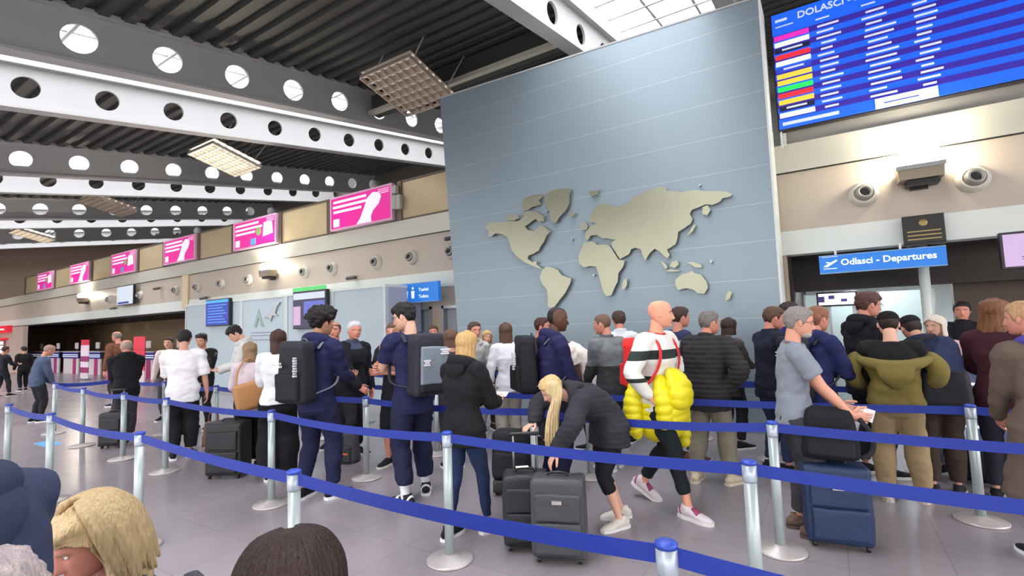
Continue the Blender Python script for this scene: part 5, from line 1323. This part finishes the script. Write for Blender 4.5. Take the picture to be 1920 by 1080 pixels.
P38 = person(1704, 588, 6.35, 6, 'man in a dark cap and navy jacket leaning towards the man in the olive coat', skin=SK, hair=('cap', (50, 40, 36), (28, 28, 32)), top=J(name='jacket', col=(48, 56, 86), hem=.45, bulk=1.12, hood=True, hoodcol=(34, 40, 66)), legs=J(col=(60, 50, 44), fit=1.2), arms=('hold', 'down'), slean=-14, lean=8, head=(20, 10, 0), face=False, build=1.05, shoes=(40, 40, 44))
sh = on(P38, 'shoulder_bag', 'black shoulder bag on the back of the man in the navy jacket', 'bag', (.02, -.24, .86))
obj('body', rbox(.40, .18, .34, 0, .07, .15), cloth((34, 34, 40), .6), sh, True)
b = NB(); loft(b, [(-.16, .0, .3), (-.18, .06, .5), (-.12, .14, .62), (.0, .2, .66)], [(.02, .006)] * 4, seg=8, sub=4); obj('strap', b, cloth((34, 34, 40), .6), sh, True)
P37 = person(1664, 585, 5.95, 4, 'man in a black cap with an olive coat slipped off his shoulders', skin=SKP, hair=('cap', (44, 32, 28), (22, 22, 24)), top=J(name='sweater', col=(26, 26, 28), hem=.55, bulk=1.06), coat=J(name='olive_coat', col=(112, 100, 52), hem=.49, zt=.735, bulk=1.15, off=.012, fold=.012, fs=5, sleeve='none'), legs=J(col=(150, 130, 98), fit=1.35), arms=('hold', 'hold'), head=(0, 6, 0), shoes=(220, 216, 206), sole=(190, 180, 170), build=1.05, face=False, feet=((.075, -.01, 10), (.085, .03, 14)))
b = NB(); hq = P37['h']
for s in (-1, 1): loft(b, [(s * .155 * hq, .02 * hq, .745 * hq), (s * .185 * hq, .0, .70 * hq), (s * .18 * hq, .02 * hq, .64 * hq), (s * .15 * hq, .10 * hq, .60 * hq)], [.045 * hq, .048 * hq, .044 * hq, .036 * hq], seg=14, sub=4)
loft(b, [(-.15 * hq, -.02 * hq, .745 * hq), (-.08 * hq, -.095 * hq, .725 * hq), (0, -.115 * hq, .715 * hq), (.08 * hq, -.095 * hq, .725 * hq), (.15 * hq, -.02 * hq, .745 * hq)], [.022 * hq, .03 * hq, .034 * hq, .03 * hq, .022 * hq], seg=14, sub=4)
loft(b, [(0, -.118 * hq, .715 * hq), (0, -.128 * hq, .665 * hq), (0, -.115 * hq, .615 * hq)], [(.085 * hq, .03 * hq), (.075 * hq, .034 * hq), (.03 * hq, .02 * hq)], seg=16, sub=4)
obj('coat_hood', b, cloth((120, 108, 58)), P37['root'], True)
P39 = person(1757, 592, 7.0, 150, 'white-haired woman in a pale pink top at the service desk', sex='f', skin=SKP, hair=('bob', (226, 214, 198)), top=J(col=(206, 178, 180), hem=.46, bulk=1.06), legs=J(col=(150, 160, 176)), arms=('hold', 'low'))
P40 = person(1803, 570, 9.45, 178, 'staff member in black behind the service desk', skin=SKR, hair=('short', (34, 28, 28)), top=J(col=(28, 28, 34), hem=.46, bulk=1.05, collar=1), legs=J(col=(34, 34, 40)), arms=('low', 'low'), h=1.86)
P41 = person(1860, 562, 6.3, -8, 'woman with very curly auburn hair and a dark red top seen from behind', sex='f', skin=SK, hair=('curly', (118, 76, 46), .95), top=J(col=(62, 28, 36), hem=.46, bulk=1.06), legs=J(col=(40, 40, 52)), arms=('hold', 'hold'), face=False)
P42 = person(1932, 567, 5.0, 30, 'fair-haired woman in a long brown coat with a violet scarf at the right edge', sex='f', skin=SKR, hair=('short', (190, 150, 110)), top=J(name='coat', col=(98, 84, 74), hem=.24, flare=.03, bulk=1.08), legs=J(col=(60, 56, 60)), arms=('low', 'low'), lean=4, head=(40, 0, 0))
b = NB(); hq = P42['h']; loft(b, [P42['sp'](.84)[0] + Vector((math.sin(a) * .045 * hq, math.cos(a) * .045 * hq, -.02 * math.cos(a) * hq)) for a in [2 * PI * k / 14 for k in range(15)]], [.022 * hq] * 15, seg=10, round_ends=False); obj('scarf', b, cloth((76, 70, 150)), P42['root'], True)
# yellow puffer jacket carried by the bald man
h = P28['h']; M_yel = mat('puffer_yellow', (228, 214, 18), .45, bump=.15, bs=18)
y = on(P28, 'puffer_jacket', 'bright yellow puffer jacket slung around the bald man', 'jacket', (0, 0, .50 * h))
def yo(pts): return [Vector(p) * 1.0 for p in pts]
def puffy(name, pts, rad, k=22, amp=.016, side=Vector((1, 0, 0)), sub=10):
    rad = [(r[0] * .84, r[1] * .84) if isinstance(r, tuple) else r * .84 for r in rad]; k *= 1.9; amp *= .75; sub = 14
    b = NB(); loft(b, pts, rad, side=side, seg=20, sub=sub, ridge=(k, amp)); obj(name, b, M_yel, y, True)
# bundle over the belly, rolled body of the jacket, two hanging sleeves
puffy('folded_body', [(-.02, .17, .15 * h), (.02, .235, .09 * h), (.03, .25, .03 * h), (.02, .21, -.01 * h)], [(.14, .06), (.17, .10), (.165, .105), (.10, .06)], 20, .012)
puffy('folded_front', [(0.02, .15, .10 * h), (.0, .185, .0), (-.01, .18, -.07 * h), (0, .14, -.13 * h)], [(.18, .07), (.21, .09), (.21, .09), (.17, .07)], 24, .014)
puffy('folded_front', [(.11, .10, .12 * h), (.14, .14, .04 * h), (.13, .15, -.04 * h), (.10, .13, -.11 * h)], [(.09, .07), (.12, .09), (.12, .09), (.09, .07)], 22, .014)
puffy('jacket_back', [(0, -.02, .05 * h), (0, -.02, .0), (0, -.03, -.06 * h), (0, -.03, -.12 * h)], [(.235, .16), (.25, .18), (.245, .185), (.23, .17)], 26, .014)
puffy('sleeve', [(-.19, .09, .06 * h), (-.235, .10, -.0 * h), (-.235, .10, -.08 * h), (-.225, .11, -.15 * h), (-.215, .12, -.20 * h)], [.075, .085, .085, .075, .055], 24, .014)
puffy('sleeve', [(.20, -.10, .10 * h), (.25, -.12, .02 * h), (.255, -.12, -.05 * h), (.245, -.11, -.11 * h), (.235, -.10, -.14 * h)], [.075, .09, .09, .08, .06], 24, .014)
backpack(P28, 'red backpack on the bald man in the striped jersey', (214, 44, 44), .30, .17, .46, (206, 60, 62), [(-.10, .02, .10, .22, (240, 200, 200), 3)], drop=.06)
# straps on the jersey are part of the backpack
# tan shoulder bag
h = P10['h']; t = on(P10, 'shoulder_bag', 'tan leather shoulder bag hanging at the back of the woman in the pale pink blouse', 'bag', (.04, -.19, .50 * h))
M_tan2 = mat('tan_leather', (178, 128, 78), .5, bump=.2, bs=20, var=.08)
b = rbox(.46, .12, .34, 0, .05, .1)
obj('body', b, M_tan2, t, True)
b = NB(); loft(b, [(-.17, 0, .32), (-.08, .06, .52), (.06, .12, .62), (.15, .17, .56)], [(.012, .005)] * 4, seg=8, sub=4); obj('strap', b, M_tan2, t, True)
t.rotation_euler = (0, R(-14), P10['rz'])
# brown leather bag on the floor
p = atZ(400, 838); t = thing('leather_bag', 'brown leather bag standing on the floor by the third row', 'bag', (p.x, p.y, 0), R(30))
M_bl = mat('brown_leather', (122, 72, 50), .5, bump=.2, bs=20, var=.1)
obj('body', rbox(.30, .2, .40, 0, .05, .2), M_bl, t, True); obj('front_pocket', rbox(.22, .05, .16, .05, .02, y0=-.11), M_bl, t, True)
b = NB(); loft(b, [(-.08, 0, .38), (-.06, 0, .52), (.06, 0, .52), (.08, 0, .38)], [.01] * 4, seg=8, sub=4); obj('carry_handle', b, M_bl, t, True)
# backpack on the floor with an orange stripe
p = atZ(652, 866); t = thing('backpack', 'grey backpack with an orange stripe standing on the floor', 'backpack', (p.x, p.y, 0), R(10))
obj('body', rbox(.34, .2, .42, 0, .07, .15), cloth((72, 70, 76), .7), t, True); obj('front_pocket', rbox(.28, .06, .2, .03, .025, y0=-.11), cloth((60, 60, 66)), t, True)
obj('orange_stripe', box(NB(), -.12, .12, -.15, -.135, .13, .15), mat('orange', (226, 110, 60), .5), t)
# suitcases
p = atZ(1052, 1046); suitcase((p.x, p.y, 0), R(22), 'charcoal soft suitcase in front, which the bending blonde woman holds', (62, 64, 68), .40, .26, .60)
p = atZ(984, 1028); c0 = suitcase((p.x, p.y + .04, 0), R(30), 'black suitcase with raised handle behind the charcoal one', (34, 34, 38), .36, .25, .58, handle=.28, plate=False)
tg = thing('luggage_tag', 'white luggage tag lying on the black suitcase with raised handle', 'tag', (p.x, p.y, .625), R(40)); obj('label_sheet', B(-.05, .05, -.02, .02, 0, .003), mat('paper', (235, 235, 235), .5), tg)
tb = thing('trolley_bag', 'black bag on wheels behind the blonde woman with papers', 'bag', (atY(957, 700, 4.45).x, 4.45, 0), R(20))
obj('body', rbox(.44, .26, .50, .16, .08, .1), cloth((32, 32, 36), .6), tb, True); obj('front_pocket', rbox(.36, .07, .24, .2, .03, y0=-.14), cloth((40, 40, 44), .6), tb, True)
obj('base', rbox(.40, .26, .14, .03, .03), M_black, tb, True)
for s in (-1, 1): obj('wheel', cyl(NB(), (s * .16 - .015, -.08, .035), (s * .16 + .015, -.08, .035), .035), M_black, tb, True)
p = atZ(1565, 1028); s34 = suitcase((p.x + .03, p.y + .1, 0), R(8), 'large dark blue suitcase beside the man in the grey T-shirt', (26, 46, 80), .44, .28, .61)
b3 = thing('backpack', 'black backpack lying on top of the dark blue suitcase', 'backpack', (p.x + .02, p.y + .1, .64), R(4))
obj('body', rbox(.40, .27, .40, 0, .09, .22), cloth((30, 30, 34), .6), b3, True); obj('front_pocket', rbox(.3, .07, .2, .05, .03, y0=-.15), cloth((38, 38, 42), .6), b3, True)
b = NB(); loft(b, [(.2, -.05, .32), (.27, -.05, .2), (.26, -.05, .08), (.19, -.05, .03)], [(.018, .006)] * 4, seg=8, sub=4); obj('shoulder_strap', b, cloth((44, 44, 48)), b3, True)
obj('buckle', box(NB(), -.05, .02, -.2, -.185, .22, .25), M_steel, b3)
p = atZ(212, 838); suitcase((p.x + .03, p.y, 0), R(40), 'small black case beside the man in the plain black jacket', (28, 28, 34), .36, .24, .56, handle=.35, plate=False)
p = atZ(445, 888); suitcase((p.x + .02, p.y - .12, 0), R(30), 'big black suitcase beside the woman in the pale pink blouse', (26, 26, 30), .46, .28, .68, plate=False)
p = atZ(1880, 925); t = thing('duffel_bag', 'dark duffel bag on the floor at the right edge', 'bag', (p.x + .1, p.y + .25, 0), R(-10))
b = NB(); loft(b, [(-.34, 0, .16), (-.2, 0, .18), (.2, 0, .18), (.34, 0, .16)], [(.14, .15), (.16, .17), (.16, .17), (.14, .15)], side=Vector((0, 1, 0)), seg=20, sub=3); obj('body', b, cloth((34, 34, 44), .6), t, True)
b = NB(); loft(b, [(-.12, -.1, .28), (-.08, -.02, .4), (.08, -.02, .4), (.12, -.1, .28)], [.012] * 4, seg=8, sub=4); obj('carry_handle', b, cloth((50, 50, 60)), t, True)
# --- seated people in the foreground, on a row of airport seats below the frame
def airport_seat(PP, lab):
    h = PP['h']; zt = PP['sp'](.52)[0].z - .082 * h; t = on(PP, 'airport_seat', lab, 'seat', (0, 0, 0), 'waiting seats in front of the barriers')
    obj('seat', rbox(.5, .46, .07, zt - .07, .03, y0=.08), mat('seat_vinyl', (40, 44, 54), .5), t, True)
    obj('backrest', rbox(.48, .06, .42, zt + .08, .025, y0=-.21), mat('seat_vinyl', (40, 44, 54)), t, True)
    b = NB(); box(b, -.2, .2, -.02, .02, 0, .02); obj('foot', b, M_steel, t)
    obj('leg', cyl(NB(), (0, 0, 0), (0, 0, zt - .06), .03), M_steel, t, True)
    return t
def fghair(MH, hh, h, root, col=(214, 190, 146), L=1.0, part=.85):
    b_ = long_hair(hh, L, .13, .25, part=part, seed=5, wave=.03)
    for v in b_.verts: v.co += Vector((noise.noise(v.co * 14), noise.noise(v.co * 14 + Vector((9, 0, 0))), noise.noise(v.co * 14 + Vector((0, 9, 0))))) * .022
    bmesh.ops.transform(b_, matrix=MH, verts=b_.verts[:]); o = obj('hair', b_, hairm(col), root, True)
    b_ = NB(); c = MH.to_translation(); Rm = MH.to_3x3()
    for i in range(34):
        a = part + .1 + (2 * PI - 2 * part - .2) * i / 33; s, k = math.sin(a), math.cos(a); q = .6 + .4 * math.sin(i * 5.1)
        pts = [Rm @ (Vector((s * r_, k * r_ - .05, z)) * hh) for r_, z in ((.12, .60), (.38, .47), (.52 + .03 * q, .18), (.54 + .05 * q, -.25), (.50 + .08 * q, -.62 - .2 * q))]
        loft(b_, [c + p_ for p_ in pts], [.012, .02, .022, .02, .006], seg=7, sub=4)
    obj('hair_lock', b_, hairm(tuple(int(v * .92) for v in col)), o, True)
def seated(hx, hy, t, rel, label, h, **k):
    cr = atD(hx, hy, t); pz = (cr.z - .475 * h) / h
    P = person(hx, hy, cr.y, rel, label, h=h, pz=pz, feet=((.08, .25, 5), (.08, .26, 5)), **k)
    airport_seat(P, 'dark waiting seat under the ' + label.split(' in ')[0].split(' with ')[0])
    return P
seated(172, 936, 1.6, 98, 'blonde woman in the foreground at bottom left with face turned down to the left', 1.66, sex='f', skin=(196, 130, 112), hair=('custom', (196, 170, 126), lambda MH, hh, h, root: fghair(MH, hh, h, root, (196, 170, 126), .95, 1.35)), top=J(col=(60, 66, 84), hem=.46, bulk=1.1), legs=J(col=(44, 46, 60)), lean=10, head=(14, 16, 0), arms=('low', 'low'))
seated(545, 1022, 1.25, 4, 'dark-haired woman in the foreground at the bottom edge, only the crown showing', 1.62, sex='f', skin=SK, hair=('custom', (46, 30, 26), lambda MH, hh, h, root: fghair(MH, hh, h, root, (48, 30, 26), .8)), top=J(col=(60, 50, 54), hem=.46), legs=J(col=(44, 46, 60)), lean=8, head=(0, 6, 0), arms=('low', 'low'), face=False)
person(-118, 735, .24, 40, 'person in a navy coat at the bottom left corner, only a shoulder in view', h=1.68, skin=SK, hair=('short', (60, 50, 46)), top=J(name='coat', col=(52, 60, 84), hem=.40, bulk=1.2, hood=True), legs=J(col=(40, 42, 52)), arms=('low', 'low'), face=False, build=1.1)
seated(-34, 1078, .80, 10, 'grey-haired person in the bottom left corner, only curls showing', 1.60, sex='f', skin=SK, hair=('thick', (170, 158, 156)), top=J(col=(90, 84, 90), hem=.46), legs=J(col=(44, 46, 60)), lean=6, arms=('low', 'low'), face=False)

finish_merged()
